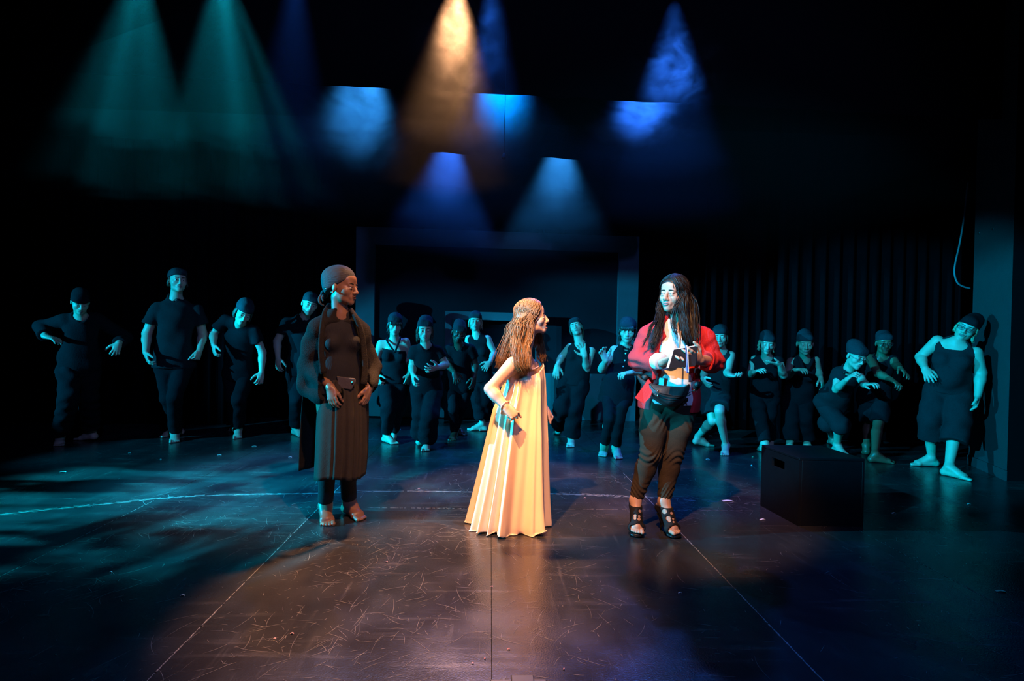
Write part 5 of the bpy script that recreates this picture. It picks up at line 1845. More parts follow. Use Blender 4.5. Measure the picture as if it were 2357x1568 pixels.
# lapel edge running down the open front
for sx, us in ((1, ((806, 712, -0.02), (820, 733, -0.08), (832, 765, -0.09), (838, 810, -0.08), (840, 850, -0.08), (837, 885, -0.10))), (-1, ((758, 702, 0.02), (747, 722, -0.06), (741, 760, -0.14), (739, 810, -0.17), (744, 860, -0.18)))):
    pts = spline([at(u_, v_, Y0 + d_) for u_, v_, d_ in us], 30)
    g = tube_geo(pts, np.linspace(0.016, 0.022, 30), 8, flat=(fw, 0.5))
    lp = add_mesh('lapel', g[0], g[1], M['robe'], r)
    lp.parent = ro
# head wrap with a knot and tails at the nape
hc, R, hs = J['head'], J['R'], J['hs']


def hw(x, y, z):
    return hc + R @ (V(x, y, z) * hs)


P = [ell(hw(0, 0.022, 0.050), [q * hs for q in (0.086, 0.108, 0.094)], R, 0.02), ell(hw(0, 0.075, 0.045), [q * hs for q in (0.074, 0.078, 0.080)], R, 0.05), ell(hw(0, 0.055, -0.015), [q * hs for q in (0.074, 0.066, 0.060)], R, 0.04)]
nv = R @ rot(0, -33, 0) @ V(0, 0, -1)
fo2 = folds(222, 0.003)
wr_o = mesh_person_part('head_wrap', P, 0.005, M['scarf'], r, lambda f: (f.warp(fo2), f.half(hw(0, -0.075, 0.058), nv)))[0]
g = merge([tube_geo(spline([hw(-0.02, 0.105, -0.035), hw(-0.03, 0.128, -0.05), hw(-0.01, 0.13, -0.075), hw(0.0, 0.11, -0.06)], 16), 0.014, 8),
           tube_geo(spline([hw(-0.02, 0.12, -0.055), hw(-0.04, 0.140, -0.08), hw(-0.045, 0.135, -0.115), hw(-0.03, 0.110, -0.135)], 18), np.linspace(0.010, 0.006, 18), 8),
           tube_geo(spline([hw(-0.02, 0.115, -0.055), hw(-0.045, 0.115, -0.08), hw(-0.05, 0.105, -0.105)], 14), np.linspace(0.011, 0.006, 14), 8)])
kn_ = add_mesh('knot', g[0], g[1], M['scarf'], r)
kn_.parent = wr_o
g = merge([tube_geo([hw(-0.080, 0.020, -0.042), hw(-0.088, 0.020, -0.042)], 0.0075, 10)])
add_mesh('earring', g[0], g[1], M['metal_bright'], r)
g = tube_geo([hw(-0.088, 0.062, -0.022), hw(-0.095, 0.064, -0.022)], 0.007, 10)
pin = add_mesh('pin', g[0], g[1], M['metal_bright'], r)
pin.parent = wr_o

# ---- woman in the pale satin gown
M['satin'] = mat('champagne_satin', (0.80, 0.56, 0.38), 0.26, 0.55, 0.04, 12, 0.04, 40, stretch=(2, 2, 0.4))
M['satin'].node_tree.nodes['Principled BSDF'].inputs['Anisotropic'].default_value = 0.4
M['hair_gold'] = mat('golden_brown_hair', (0.22, 0.105, 0.038), 0.5, 0.35, 0.45, 120)
M['bracelet'] = mat('pale_bracelet', (0.8, 0.55, 0.35), 0.35, 0.5)
Y0 = 3.85
J = joints(Y0, dict(head=(1224, 732, -0.02), neck=(1203, 820, 0.0), hip=(1186, 985, 0.0), shL=(1180, 838, -0.155), shR=(1226, 842, 0.155), elL=(1129, 896, -0.22), wrL=(1165, 938, -0.30), fiL=(1196, 965, -0.33),
                    elR=(1222, 910, 0.24), wrR=(1256, 942, 0.18), fiR=(1272, 962, 0.16), knL=(1186, 1095, -0.09), knR=(1198, 1095, 0.09)), 0.94, 0.95,
           dict(L=((1180, 1190), (1225, 1200)), R=((1195, 1160), (1238, 1172))))
J.update(R=rot(84, -6, 0), hs=0.95, pnL=V(0.2, 0.6, -0.7), pnR=V(-0.1, -0.3, -0.9), handL=dict(curl=(70, 88, 45), spread=1, out=0.2), handR=dict(curl=(70, 88, 45), spread=1, out=0.2), mouth=1.0, bust=0.85, browt=-0.15, handS=0.95)
r = person('b', 'woman with long golden-brown hair in a flowing pale satin gown, leaning forward', J, 'skin_light', h=0.004, decim=0.5, group='leading actors downstage')
rx, up, fw = frame_of(J)
keys = [(850, 1166, 1252, 3.85, 0.150), (872, 1160, 1256, 3.85, 0.165), (905, 1150, 1257, 3.85, 0.175), (941, 1134, 1258, 3.84, 0.19), (1000, 1120, 1260, 3.82, 0.215), (1085, 1100, 1262, 3.80, 0.24), (1150, 1084, 1264, 3.79, 0.265), (1190, 1074, 1266, 3.78, 0.28), (1206, 1070, 1268, 3.78, 0.285)]
rings = interp_rings(keys, 60)
rgd = random.Random(3)
pleats = [(rgd.uniform(0, 6.28), rgd.uniform(0.05, 0.10), rgd.uniform(0.45, 1.1), rgd.uniform(-0.10, 0.10)) for _ in range(17)]


def gown_fn(t, a):
    f = 0.0
    for a0, w_, d_, sl in pleats:
        x = (a - a0 - sl * t + math.pi) % (2 * math.pi) - math.pi
        f += d_ * math.exp(-(x / w_) ** 2)
    amp = 0.040 + 0.175 * t ** 0.9
    q = 0.985 + amp * (f - 0.55) + 0.012 * t * math.sin(23 * a + 3 * t)
    # neckline and armholes: lower at the sides, higher at the breast
    dz = 0.0
    if t < 0.12:
        k_ = (1 - t / 0.12)
        dz = k_ * (0.030 * math.cos(a) - 0.055 * abs(math.sin(a)) + 0.01)
    if t > 0.93:
        k_ = (t - 0.93) / 0.07
        dz += k_ * (0.022 * math.sin(6 * a + 1) + 0.016 * math.sin(13 * a)) + 0.01 * k_
        q += 0.02 * k_ * math.sin(13 * a + 2)
    return q, dz


g = loft(rings, 300, gown_fn)
co = np.array(g[0])
co[:, 2] = np.maximum(co[:, 2], 0.006)
gown = skin_thick(add_mesh('gown', co, g[1], M['satin'], r), 0.004)
# shoulder straps and neckline binding
for pts in ([(1160, 868, -0.150), (1176, 842, -0.185), (1183, 818, -0.155), (1190, 812, -0.10)], [(1187, 815, -0.13), (1200, 828, -0.155), (1216, 846, -0.13), (1228, 850, -0.06), (1241, 843, 0.02)]):
    q = spline([at(u_, v_, Y0 + d_) for u_, v_, d_ in pts], 26)
    g = tube_geo(q, 0.006, 6)
    st = add_mesh('strap', g[0], g[1], M['satin'], r)
    st.parent = gown
q = spline([at(u_, v_, Y0 + d_) for u_, v_, d_ in ((1236, 822, 0.15), (1250, 840, 0.13), (1250, 850, 0.08))], 16)
g = tube_geo(q, 0.006, 6)
st = add_mesh('strap', g[0], g[1], M['satin'], r)
st.parent = gown
# bracelet
wd_ = nrm(J['wrL'] - J['elL'])
bc = lerp(J['elL'], J['wrL'], 0.93)
u1 = nrm(np.cross(wd_, V(0, 0, 1)))
u2 = np.cross(wd_, u1)
g = tube_geo([bc + (u1 * math.cos(a) + u2 * math.sin(a)) * 0.034 + wd_ * 0.006 * math.sin(a) for a in np.linspace(0, 2 * math.pi, 28)], 0.0042, 6)
add_mesh('bracelet', g[0], g[1], M['bracelet'], r)


def G3(*pts):
    return [at(u_, v_, Y0 + d_) for u_, v_, d_ in pts]


hair_mass(J, r, 'hair_gold', [
    (330, (-0.1, 0.85), -1, (-0.75, 0.75, -0.25), G3((1185, 745, -0.05), (1176, 772, -0.06), (1165, 800, -0.07), (1154, 826, -0.08), (1148, 842, -0.08)), 0.014, 0.0032, 0.010, 2.2),
    (360, (-0.75, 0.35), -1, (-1.0, 0.30, -0.35), G3((1196, 748, -0.11), (1191, 776, -0.14), (1189, 806, -0.19), (1195, 838, -0.215), (1203, 858, -0.20)), 0.015, 0.0032, 0.011, 2.4),
    (260, (-0.85, -0.1), -1, (-1.0, -0.12, -0.45), G3((1217, 752, -0.10), (1214, 780, -0.12), (1211, 808, -0.18), (1213, 838, -0.20), (1213, 854, -0.19)), 0.012, 0.0030, 0.010, 2.4),
    (150, (-0.8, 0.3), 1, (1.0, -0.05, -0.4), G3((1232, 755, 0.09), (1239, 785, 0.11), (1245, 812, 0.11), (1248, 832, 0.10)), 0.016, 0.0032, 0.010, 2.4),
    (150, (0.0, 0.85), 1, (0.7, 0.75, -0.2), G3((1192, 750, 0.06), (1184, 782, 0.08), (1173, 815, 0.09), (1166, 835, 0.09)), 0.015, 0.0032, 0.010, 2.2)],
    seed=77, cap_cut=[((0, -0.120, -0.030), (0.066, 0.082, 0.112))], base_r=(0.085, 0.109, 0.097))

# ---- woman in the red blazer with waist bag, notebook and heeled sandals
M['blazer'] = mat('red_blazer', (0.62, 0.030, 0.032), 0.78, 0.25, 0.08, 20, 0.25, 120)
M['white_blouse'] = mat('white_blouse', (0.78, 0.75, 0.70), 0.7, 0.3, 0.04, 10, 0.35, 14, stretch=(3, 3, 0.8))
M['brown_trousers'] = mat('brown_black_trousers', (0.040, 0.028, 0.017), 0.9, 0.12, 0.12, 60, 0.2, 180)
M['bag_nylon'] = mat('black_nylon', (0.028, 0.027, 0.025), 0.55, 0.35, 0.2, 30, 0.3, 40)
M['sandal'] = mat('black_suede', (0.012, 0.010, 0.009), 0.8, 0.2, 0.2, 60)
M['sandal_sole'] = mat('black_sole', (0.008, 0.008, 0.008), 0.3, 0.5)
M['paper'] = mat('white_paper', (0.80, 0.79, 0.76), 0.6, 0.3)
M['cover'] = mat('black_book_cover', (0.008, 0.008, 0.009), 0.35, 0.4)
M['pencil'] = mat('brown_pencil', (0.24, 0.085, 0.025), 0.45, 0.4)
M['ribbon_blue'] = mat('blue_ribbon', (0.10, 0.16, 0.55), 0.4, 0.4)
M['ribbon_white'] = mat('white_ribbon', (0.8, 0.8, 0.8), 0.4, 0.4)
Y0 = 3.70
J = joints(Y0, dict(head=(1550, 679, -0.03), neck=(1554, 748, 0.0), hip=(1541, 920, 0.02), shL=(1492, 777, 0.0), shR=(1622, 780, 0.02), elL=(1475, 828, 0.0), wrL=(1524, 834, -0.22), fiL=(1552, 824, -0.27),
                    elR=(1638, 832, 0.02), wrR=(1611, 830, -0.24), fiR=(1574, 815, -0.335), knL=(1497, 1048, -0.05), knR=(1547, 1050, -0.02)), 1.0, 1.10)
tL, tR = floor_at(1467, 1232, 0.02), floor_at(1560, 1234, 0.02)
dL, dR = nrm(V(-0.16, -1, 0)), nrm(V(0.34, -1, 0))
J['toeL'], J['toeR'] = tL, tR
J['anL'] = V(*(tL - dL * 0.155)[:2], 0.195)
J['anR'] = V(*(tR - dR * 0.150)[:2], 0.195)
J.update(R=rot(-46, 0, 2), hs=0.97, pnL=V(0.1, -0.5, -0.8), pnR=V(0.1, 0.9, 0.25), handL=SOFT, handR=dict(curl=(10, 22, 24), spread=10, out=0.9), bust=1.1, legB=1.06, browt=-0.35, jaw=1.04, gaze=-0.003)


def heel_foot(sd):
    an, toe = J['an' + sd], J['toe' + sd]
    d = dL if sd == 'L' else dR
    l = V(-d[1], d[0], 0)
    if sd == 'L':
        l = l if l[0] > 0 else -l
    else:
        l = l if l[0] < 0 else -l
    ball_ = V(toe[0], toe[1], 0.050) - d * 0.055
    heel = V(an[0], an[1], 0.150) - d * 0.030
    P = [cone(an, heel, 0.033, 0.030, 0.02), cone(an + d * 0.005, ball_, 0.036, 0.029, 0.02), cone(heel, ball_, 0.028, 0.030, 0.02), cone(ball_ - l * 0.020, ball_ + l * 0.022, 0.019, 0.021, 0.012)]
    for off, ln, r_ in ((0.030, 0.056, 0.0125), (0.011, 0.055, 0.0092), (-0.005, 0.050, 0.0088), (-0.019, 0.042, 0.0084), (-0.031, 0.032, 0.008)):
        b = ball_ + l * off - V(0, 0, 0.008)
        P.append(cone(b, b + d * ln - V(0, 0, 0.004), r_ * 1.1, r_, 0.005))
    return P


r = person('c', 'woman with long dark hair in a red blazer and heeled sandals, writing in a notebook', J, 'skin_tan', h=0.004, decim=0.5, group='leading actors downstage', shoes=heel_foot)
rx, up, fw = frame_of(J)
make_top(J, r, 'blouse', 'white_blouse', (1.96, 0.5), 'v', 0.02, off=0.016, loose=0.014, h=0.007, seed=301, amp=0.004, sw=0.016)
# trousers: close-fitting, gathered behind the knees and at the ankles
P = [cone(J['hip'] + up * 0.10, J['hip'], 0.155, 0.170, 0.03, fw, 0.74), cone(J['hip'] - rx * 0.065, J['hip'] + rx * 0.065, 0.108, 0.108, 0.03)]
for sd, sx in (('L', -1), ('R', 1)):
    hj = J['hip'] + rx * sx * 0.092 - up * 0.03
    kn, an = J['kn' + sd], J['an' + sd]
    e = lerp(kn, an, 0.94)
    d = nrm(an - kn)
    cf = lerp(kn, an, 0.3) + V(0, 0.014, 0)
    P += [cone(hj, lerp(hj, kn, 0.5), 0.102, 0.088, 0.02), cone(lerp(hj, kn, 0.5), kn, 0.088, 0.066, 0.02), cone(kn, cf, 0.066, 0.066, 0.02), cone(cf, e + d * 0.02, 0.066, 0.041, 0.02, clip=[(e, d)])]


def wrink(X, Y, Z):
    g = 0
    for (zc, w_, am, fq) in ((J['knL'][2] - 0.005, 0.045, 0.006, 150), (J['anL'][2] + 0.06, 0.06, 0.004, 170), (J['hip'][2] - 0.14, 0.05, 0.003, 90)):
        g = g + am * np.exp(-((Z - zc) / w_) ** 2) * np.sin(fq * (Z + 0.25 * X + 0.15 * np.sin(14 * X)))
    return g


fo3 = folds(302, 0.0015)
mesh_person_part('trousers', P, 0.006, M['brown_trousers'], r, lambda f: (f.warp(wrink), f.warp(fo3), f.half(J['hip'] + up * 0.115, up)))
# blazer: padded shoulders, set-in sleeves, open front, loose tails
B_ = torso_prims(J, 0.036, 0.03)
B_ += [cone(J['shL'] + up * 0.006 + rx * 0.015, J['shR'] + up * 0.006 - rx * 0.015, 0.068, 0.068, 0.03)]
for sd in 'LR':
    sh, el, wr = J['sh' + sd], J['el' + sd], J['wr' + sd]
    e = lerp(el, wr, 0.78)
    d = nrm(wr - el)
    B_ += [cone(sh - up * 0.008, el, 0.076, 0.074, 0.025), ball(el + up * 0.004, 0.078, 0.02), cone(el, e + d * 0.03, 0.074, 0.062, 0.02, clip=[(e, d)])]
B_ += [cone(J['hip'] + up * 0.10, J['hip'] - up * 0.10, 0.190, 0.208, 0.03, fw, 0.66)]
# the flaring front corners of the tails
B_ += [cone(at(1590, 900, 3.56), at(1600, 945, 3.55), 0.050, 0.030, 0.03, fw, 0.4)]
B_.append(dict(cone(J['neck'] + up * 0.03, J['neck'] + up * 0.25, 0.078, 0.088, 0.006), sub=True))
for u_, v_, w_ in ((1556, 735, 0.04), (1556, 750, 0.045), (1555, 765, 0.05), (1553, 785, 0.075), (1551, 810, 0.085), (1549, 840, 0.09), (1546, 870, 0.095), (1540, 900, 0.100), (1528, 930, 0.120), (1522, 955, 0.135)):
    c_ = at(u_, v_, 3.70) + fw * (0.19 if v_ > 760 else 0.145)
    B_.append(dict(cone(c_ - rx * w_ * 0.5, c_ + rx * w_ * 0.5, 0.135 if v_ > 790 else 0.11, 0.135 if v_ > 790 else 0.11, 0.008), sub=True))
for sd in 'LR':
    d = nrm(J['wr' + sd] - J['el' + sd])
    B_.append(dict(cone(lerp(J['el' + sd], J['wr' + sd], 0.62), J['wr' + sd] + d * 0.05, 0.050, 0.050, 0.006), sub=True))


def sleeve_wrink(X, Y, Z):
    g = 0
    for c in (J['elL'], J['elR']):
        dd = (X - c[0]) ** 2 + (Y - c[1]) ** 2 + (Z - c[2]) ** 2
        g = g + 0.0055 * np.exp(-dd / 0.020) * np.sin(95 * (Z + 0.6 * np.abs(X - c[0]) - 0.4 * (Y - c[1])))
    return g


fo4 = folds(303, 0.0035)
cutp = at(1585, 953, 3.58)
bl_o = mesh_person_part('blazer', B_, 0.006, M['blazer'], r, lambda f: (f.warp(sleeve_wrink), f.warp(fo4), f.half(cutp, -up)))[0]
fl_px = [(1492, 872, 3.56), (1478, 893, 3.535), (1461, 916, 3.50), (1482, 929, 3.49), (1497, 914, 3.50), (1505, 890, 3.53)]
q = [at(*p) for p in fl_px]
co = q + [p + V(0.004, 0.010, 0) for p in q]
n_ = len(q)
fp = add_mesh('front_flap', co, [tuple(range(n_)), tuple(range(2 * n_ - 1, n_ - 1, -1))] + [(i, n_ + i, n_ + (i + 1) % n_, (i + 1) % n_) for i in range(n_)], M['blazer'], r, smooth=False)
fp.parent = bl_o
# lapels
for us in (((1524, 742, -0.06), (1514, 775, -0.135), (1508, 810, -0.165), (1507, 845, -0.175), (1505, 875, -0.17)), ((1590, 745, -0.05), (1596, 775, -0.115), (1597, 810, -0.15), (1592, 850, -0.165), (1589, 880, -0.165))):
    pts = spline([at(u_, v_, Y0 + d_) for u_, v_, d_ in us], 30)
    g = tube_geo(pts, np.interp(np.linspace(0, 1, 30), [0, 0.35, 0.7, 1], [0.012, 0.030, 0.020, 0.012]), 10, flat=(nrm(fw), 0.28))
    lp = add_mesh('lapel', g[0], g[1], M['blazer'], r)
    lp.parent = bl_o
# sandals with cut-outs, platform and stiletto
HOLES = dict(L=[(1473.6, 1176, 4), (1461, 1187, 4), (1461, 1193, 3.5), (1471.5, 1188, 3.2), (1471, 1195, 3.8), (1482, 1188, 3.2), (1481.5, 1194, 3), (1469, 1210, 5), (1454, 1214, 4.5), (1482, 1217, 3)],
             R=[(1546, 1181, 3.6), (1538, 1193, 5.5), (1540.5, 1199, 3.5), (1549.5, 1194, 2.6), (1550.5, 1201, 2.6), (1554, 1215, 4.5), (1543, 1222, 4.8), (1529, 1177, 6), (1566, 1219, 2.5)])
for sd in 'LR':
    d = dL if sd == 'L' else dR
    an, toe = J['an' + sd], J['toe' + sd]
    l = V(-d[1], d[0], 0)
    ball_ = V(toe[0], toe[1], 0.050) - d * 0.055
    heel = V(an[0], an[1], 0.150) - d * 0.030
    Q = []
    for p in heel_foot(sd)[:4]:
        Q.append(dict(p, ra=p['ra'] + 0.0065, rb=p['rb'] + 0.0065, lo=p['lo'] - 0.01, hi=p['hi'] + 0.01))
    Q.append(cone(ball_ - l * 0.028, ball_ + l * 0.028, 0.028, 0.028, 0.01))
    Q.append(dict(cone(ball_ + d * 0.060 + V(0, 0, 0.008) - l * 0.03, ball_ + d * 0.060 + V(0, 0, 0.008) + l * 0.03, 0.040, 0.040, 0.004), sub=True))
    for (u_, v_, rr) in HOLES[sd]:
        p0, p1 = at(u_, v_, an[1] - 0.20), at(u_, v_, an[1] + 0.01)
        Q.append(dict(cone(p0, p1, rr / 360, rr / 360, 0.002), sub=True))
    so = mesh_person_part('sandal', Q, 0.0035, M['sandal'], r, lambda f: (f.half(V(0, 0, 0.168), V(0, 0, 1)), f.half(V(0, 0, 0.012), V(0, 0, -1))))[0]
    # sole: follows the foot from toe to heel
    path = spline([V(toe[0], toe[1], 0.016) + d * 0.004, V(toe[0], toe[1], 0.014) - d * 0.03, V(ball_[0], ball_[1], 0.016), lerp(ball_, heel, 0.5) * V(1, 1, 0) + V(0, 0, 0.060), heel * V(1, 1, 0) + V(0, 0, 0.112)], 26)
    g = tube_geo(path, np.interp(np.linspace(0, 1, 26), [0, 0.12, 0.45, 0.75, 1], [0.022, 0.042, 0.046, 0.030, 0.032]), 14, flat=(V(0, 0, 1), 0.34))
    co = np.array(g[0])
    co[:, 2] = np.maximum(co[:, 2], 0.002)
    s2 = add_mesh('sole', co, g[1], M['sandal_sole'], r)
    s2.parent = so
    hb_ = heel * V(1, 1, 0)
    g = tube_geo([hb_ + V(0, 0, 0.118), hb_ + V(0, 0, 0.10) + d * 0.002, hb_ + d * 0.006 + V(0, 0, 0.05), hb_ + d * 0.008 + V(0, 0, 0.002)], [0.024, 0.019, 0.009, 0.0075], 12)
    s3 = add_mesh('heel', g[0], g[1], M['sandal_sole'], r)
    s3.parent = so


def G4(*pts):
    return [at(u_, v_, Y0 + d_) for u_, v_, d_ in pts]


M['hair_dark'] = mat('long_dark_hair', (0.014, 0.010, 0.008), 0.5, 0.35, 0.4, 120)
hair_mass(J, r, 'hair_dark', [
    (380, (-0.3, 0.85), 1, (0.95, 0.45, -0.25), G4((1584, 692, -0.02), (1589, 725, -0.04), (1591, 755, -0.09), (1592, 778, -0.12), (1593, 796, -0.13)), 0.022, 0.0032, 0.007, 1.6),
    (300, (-0.85, 0.1), 1, (1.0, -0.10, -0.35), G4((1570, 695, -0.10), (1572, 726, -0.11), (1576, 755, -0.14), (1582, 780, -0.155), (1587, 796, -0.16)), 0.014, 0.0032, 0.007, 1.6),
    (220, (-0.85, 0.5), -1, (-1.0, 0.25, -0.35), G4((1521, 702, -0.01), (1519, 730, -0.06), (1515, 760, -0.135), (1508, 785, -0.17), (1501, 803, -0.185)), 0.010, 0.0030, 0.010, 2.6),
    (50, (-0.3, 0.5), -1, (-1.0, 0.35, -0.35), G4((1518, 712, -0.03), (1510, 738, -0.10), (1497, 752, -0.13), (1490, 775, -0.15), (1479, 795, -0.16)), 0.006, 0.0028, 0.006, 1.6),
    (50, (-0.8, -0.2), 1, (0.95, -0.30, -0.45), G4((1556, 705, -0.12), (1550, 735, -0.13), (1552, 758, -0.17), (1559, 778, -0.185)), 0.006, 0.0028, 0.008, 2.0)],
    seed=88, cap_cut=[((0, -0.118, -0.030), (0.058, 0.086, 0.120))], base_r=(0.086, 0.110, 0.099))

# ---- waist bag
bagY = 3.70 - 0.20
root = empty('waist_bag', tuple(at(1548, 905, bagY)), 'black nylon waist bag with brass zip pulls strapped over the red blazer', 'bag')
top_px = [(1480, 868), (1495, 880), (1512, 886), (1540, 889), (1570, 891), (1592, 890), (1608, 884)]
bot_px = [(1481, 874), (1492, 898), (1508, 920), (1535, 936), (1562, 938), (1588, 922), (1609, 893)]
co, fa = [], []
NU, NV = 40, 14
tp = spline([at(u_, v_, bagY) for u_, v_ in top_px], NU)
bt = spline([at(u_, v_, bagY) for u_, v_ in bot_px], NU)
for i in range(NU):
    x = i / (NU - 1)
    curve = 0.13 * (2 * x - 1) ** 2
    for j in range(NV):
        y = j / (NV - 1)
        p = lerp(tp[i], bt[i], y)
        th = 0.060 * math.sin(math.pi * min(1, max(0, x))) ** 0.6
        bulge = math.sin(math.pi * min(1, 0.12 + y * 0.88)) ** 0.7
        ridge = 0.010 * math.exp(-((y - 0.46) / 0.05) ** 2) - 0.012 * math.exp(-((y - 0.54) / 0.05) ** 2)
        co.append(p + V(0, curve - th * bulge + 0.035 - ridge * math.sin(math.pi * x), 0) + V(0, 0.004 * math.sin(23 * x + 6 * y), 0))
for i in range(NU - 1):
    for j in range(NV - 1):
        a = i * NV + j
        fa.append((a, a + 1, a + NV + 1, a + NV))
bag = add_mesh('pouch', co, fa, M['bag_nylon'], root)
md = bag.modifiers.new('thickness', 'SOLIDIFY')
md.thickness = 0.03
md.offset = -1
# belt going round the back
belt = spline([at(1486, 869, bagY + 0.09), at(1482, 868, bagY + 0.20), at(1494, 868, bagY + 0.36), at(1548, 880, bagY + 0.42), at(1602, 884, bagY + 0.36), at(1610, 884, bagY + 0.20), at(1605, 885, bagY + 0.09)], 40)
g = tube_geo(belt, 0.018, 8, flat=(V(0, 1, 0), 0.9))
add_mesh('strap', g[0], g[1], M['bag_nylon'], root)
for zx in (((1494, 884), (1512, 902), (1540, 910), (1570, 912), (1598, 898)), ((1500, 906), (1530, 918), (1560, 920), (1590, 908))):
    q = spline([at(u_, v_, bagY) for u_, v_ in zx], 24)
    k2 = []
    for p in q:
        hit = bag.ray_cast(Vector(CP - V(*root.location)), Vector(nrm(p - CP)))
        k2.append(V(*hit[1]) + V(*root.location) + FWD * 0.001 if hit[0] else p)
    g = tube_geo(k2, 0.0028, 6)
    add_mesh('zip', g[0], g[1], M['sandal_sole'], root)
for (u_, v_) in ((1513, 900), (1513, 911), (1597, 899)):
    hit = bag.ray_cast(Vector(CP - V(*root.location)), Vector(nrm(ray(u_, v_))))
    p = V(*hit[1]) + V(*root.location) if hit[0] else at(u_, v_, bagY - 0.03)
    g = tube_geo([p + FWD * 0.006 + V(0, 0, 0.008), p + FWD * 0.008, p + FWD * 0.006 - V(0, 0, 0.008)], [0.004, 0.0062, 0.004], 8)
    add_mesh('zip_pull', g[0], g[1], M['metal_bright'], root)

# ---- notebook held open, seen from behind
nbY = 3.70 - 0.315
root = empty('notebook', tuple(at(1560, 830, nbY)), 'black-covered notebook with ribbons held by the woman in red', 'notebook')


def plate(q, off, th, nm, m, parent=root):
    nv_ = nrm(np.cross(q[1] - q[0], q[3] - q[0]))
    if nv_[1] < 0:
        nv_ = -nv_
    co = [p + nv_ * off for p in q] + [p + nv_ * (off + th) for p in q]
    o = add_mesh(nm, co, [(0, 3, 2, 1), (4, 5, 6, 7), (0, 1, 5, 4), (1, 2, 6, 5), (2, 3, 7, 6), (3, 0, 4, 7)], m, parent, smooth=False)
    return o, nv_


cv = [at(1551, 805, nbY + 0.02), at(1606, 796, nbY + 0.03), at(1600, 843, nbY - 0.03), at(1539, 848, nbY - 0.04)]
plate(cv, 0.0, 0.003, 'cover', M['cover'])
ctr = sum(cv) / 4
pg = [lerp(ctr, c, 1.0) for c in cv]
sh_ = nrm(cv[0] - cv[1]) * 0.013 + nrm(cv[0] - cv[3]) * 0.007
plate([c + sh_ for c in pg], 0.0032, 0.010, 'pages', M['paper'])
for k_, (mm, du) in enumerate((('ribbon_blue', 0), ('ribbon_white', 3.2))):
    q = spline([at(1577 + du, 797, nbY + 0.025), at(1578.5 + du, 798, nbY + 0.005), at(1580 + du, 815, nbY - 0.015), at(1581 + du, 840, nbY - 0.045), at(1582 + du, 859, nbY - 0.04)], 24)
    g = tube_geo(q, 0.0034, 6, flat=(V(0, 1, 0), 0.3))
    add_mesh('ribbon', g[0], g[1], M[mm], root)
pe = [at(1567, 762, nbY + 0.10), at(1564.5, 800, nbY + 0.07), at(1563.5, 815, nbY + 0.06)]
root = empty('pencil', tuple(pe[-1]), 'brown pencil standing up behind the notebook in the writing hand', 'pencil')
g = tube_geo(spline(pe, 8), 0.0045, 6)
add_mesh('shaft', g[0], g[1], M['pencil'], root)
g = tube_geo([pe[0], pe[0] + nrm(pe[0] - pe[1]) * 0.007, pe[0] + nrm(pe[0] - pe[1]) * 0.012], [0.0046, 0.0046, 0.002], 6)
add_mesh('cap', g[0], g[1], M['sandal_sole'], root)


# ------------------------------------------------------------------ haze and smoke in the air
def volume_mat(name, density, noise=None, aniso=0.2):
    m = bpy.data.materials.new(name)
    m.use_nodes = True
    nt = m.node_tree
    nt.nodes.remove(nt.nodes['Principled BSDF'])
    vs = nt.nodes.new('ShaderNodeVolumeScatter')
    vs.inputs['Density'].default_value = density
    vs.inputs['Anisotropy'].default_value = aniso
    nt.links.new(vs.outputs[0], nt.nodes['Material Output'].inputs['Volume'])
    if noise:
        sc, lo, hi, warp = noise
        tc = nt.nodes.new('ShaderNodeTexCoord')
        nz = nt.nodes.new('ShaderNodeTexNoise')
        nz.inputs['Scale'].default_value = sc
        nz.inputs['Detail'].default_value = 3
        nz.inputs['Roughness'].default_value = 0.6
        nz.inputs['Distortion'].default_value = warp
        mr = nt.nodes.new('ShaderNodeMapRange')
        mr.inputs[1].default_value = lo
        mr.inputs[2].default_value = hi
        mr.inputs[3].default_value = 0.0
        mr.inputs[4].default_value = 1.0
        # fade to nothing at the puff's edge
        ln = nt.nodes.new('ShaderNodeVectorMath')
        ln.operation = 'LENGTH'
        fd = nt.nodes.new('ShaderNodeMapRange')
        fd.interpolation_type = 'SMOOTHSTEP'
        fd.inputs[1].default_value = 1.0
        fd.inputs[2].default_value = 0.25
        fd.inputs[3].default_value = 0.0
        fd.inputs[4].default_value = density
        mu = nt.nodes.new('ShaderNodeMath')
        mu.operation = 'MULTIPLY'
        nt.links.new(tc.outputs['Object'], nz.inputs['Vector'])
        nt.links.new(tc.outputs['Object'], ln.inputs[0])
        nt.links.new(ln.outputs['Value'], fd.inputs[0])
        nt.links.new(nz.outputs[0], mr.inputs[0])
        nt.links.new(mr.outputs[0], mu.inputs[0])
        nt.links.new(fd.outputs[0], mu.inputs[1])
        nt.links.new(mu.outputs[0], vs.inputs['Density'])
    return m


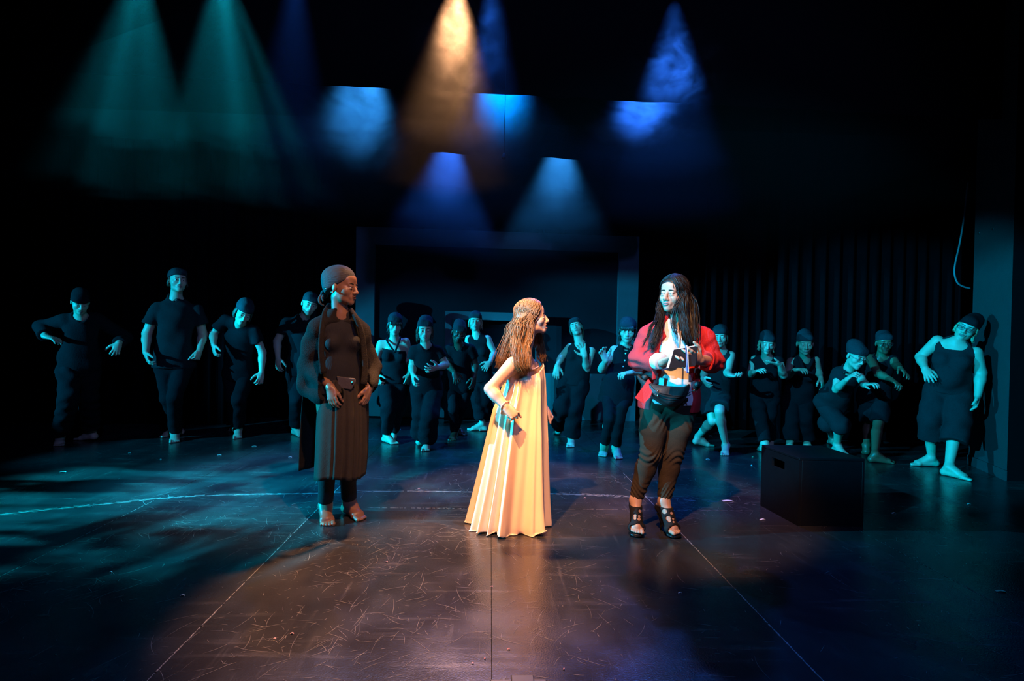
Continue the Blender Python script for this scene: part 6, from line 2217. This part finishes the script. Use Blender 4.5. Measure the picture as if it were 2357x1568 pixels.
for z_, dn, lb in ((2.3, 0.004, 'thin theatre haze above head height over the stage'), (2.7, 0.009, 'denser theatre haze under the lamps')):
    hz = add_box('stage_haze', (-4.6, 3.9, z_), (3.6, 8.2, 5.8), volume_mat('theatre_haze', dn), origin=(0, 5, z_))
    tag(hz, lb, 'haze', kind='stuff')



def puff(c, r, density, noise, label):
    bm = bmesh.new()
    bmesh.ops.create_icosphere(bm, subdivisions=3, radius=1.0)
    me = bpy.data.meshes.new('smoke_puff')
    bm.to_mesh(me)
    bm.free()
    m = volume_mat('smoke', density, noise)
    me.materials.append(m)
    o = bpy.data.objects.new('smoke_puff', me)
    COL.objects.link(o)
    o.location = Vector(c)
    o.scale = r
    tag(o, label, 'smoke', kind='stuff')
    return o


puff(at(1052, 85, 4.75), (0.52, 0.35, 0.50), 0.30, (1.8, 0.40, 0.64, 1.0), 'amber-lit smoke puff curling below the amber lamp')
puff(at(1065, 200, 4.7), (0.55, 0.35, 0.6), 0.16, (2.0, 0.45, 0.65, 0.8), 'thin smoke drifting down the amber beam')
puff(at(852, 275, 5.70), (0.85, 0.42, 0.60), 1.9, (1.7, 0.38, 0.66, 0.8), 'smoke puff in the blue beam above the halter jumpsuit')
puff(at(1150, 265, 5.70), (0.52, 0.40, 0.60), 3.0, (1.2, 0.30, 0.62, 0.6), 'smoke puff in the middle blue beam beside the pull cord')
puff(at(1480, 275, 5.70), (0.70, 0.40, 0.36), 3.2, (1.8, 0.40, 0.66, 0.8), 'smoke puff in the blue beam above the woman in red')
puff(at(1560, 160, 4.6), (0.5, 0.35, 0.4), 0.5, (1.8, 0.45, 0.65, 1.2), 'wisp of smoke high in the blue beam by the side drapes')
puff(at(1037, 400, 7.75), (0.60, 0.38, 0.62), 0.30, (1.0, 0.25, 0.6, 0.3), 'smoke below the upstage lamp over the small frame')
puff(at(1290, 410, 7.75), (0.66, 0.38, 0.62), 0.30, (1.0, 0.25, 0.6, 0.3), 'smoke below the upstage lamp over the woman tipping her head back')
puff(at(1165, 440, 6.9), (1.9, 0.65, 0.95), 0.16, (0.9, 0.30, 0.70, 0.8), 'broad thin smoke drifting between the borders and the tall frame')
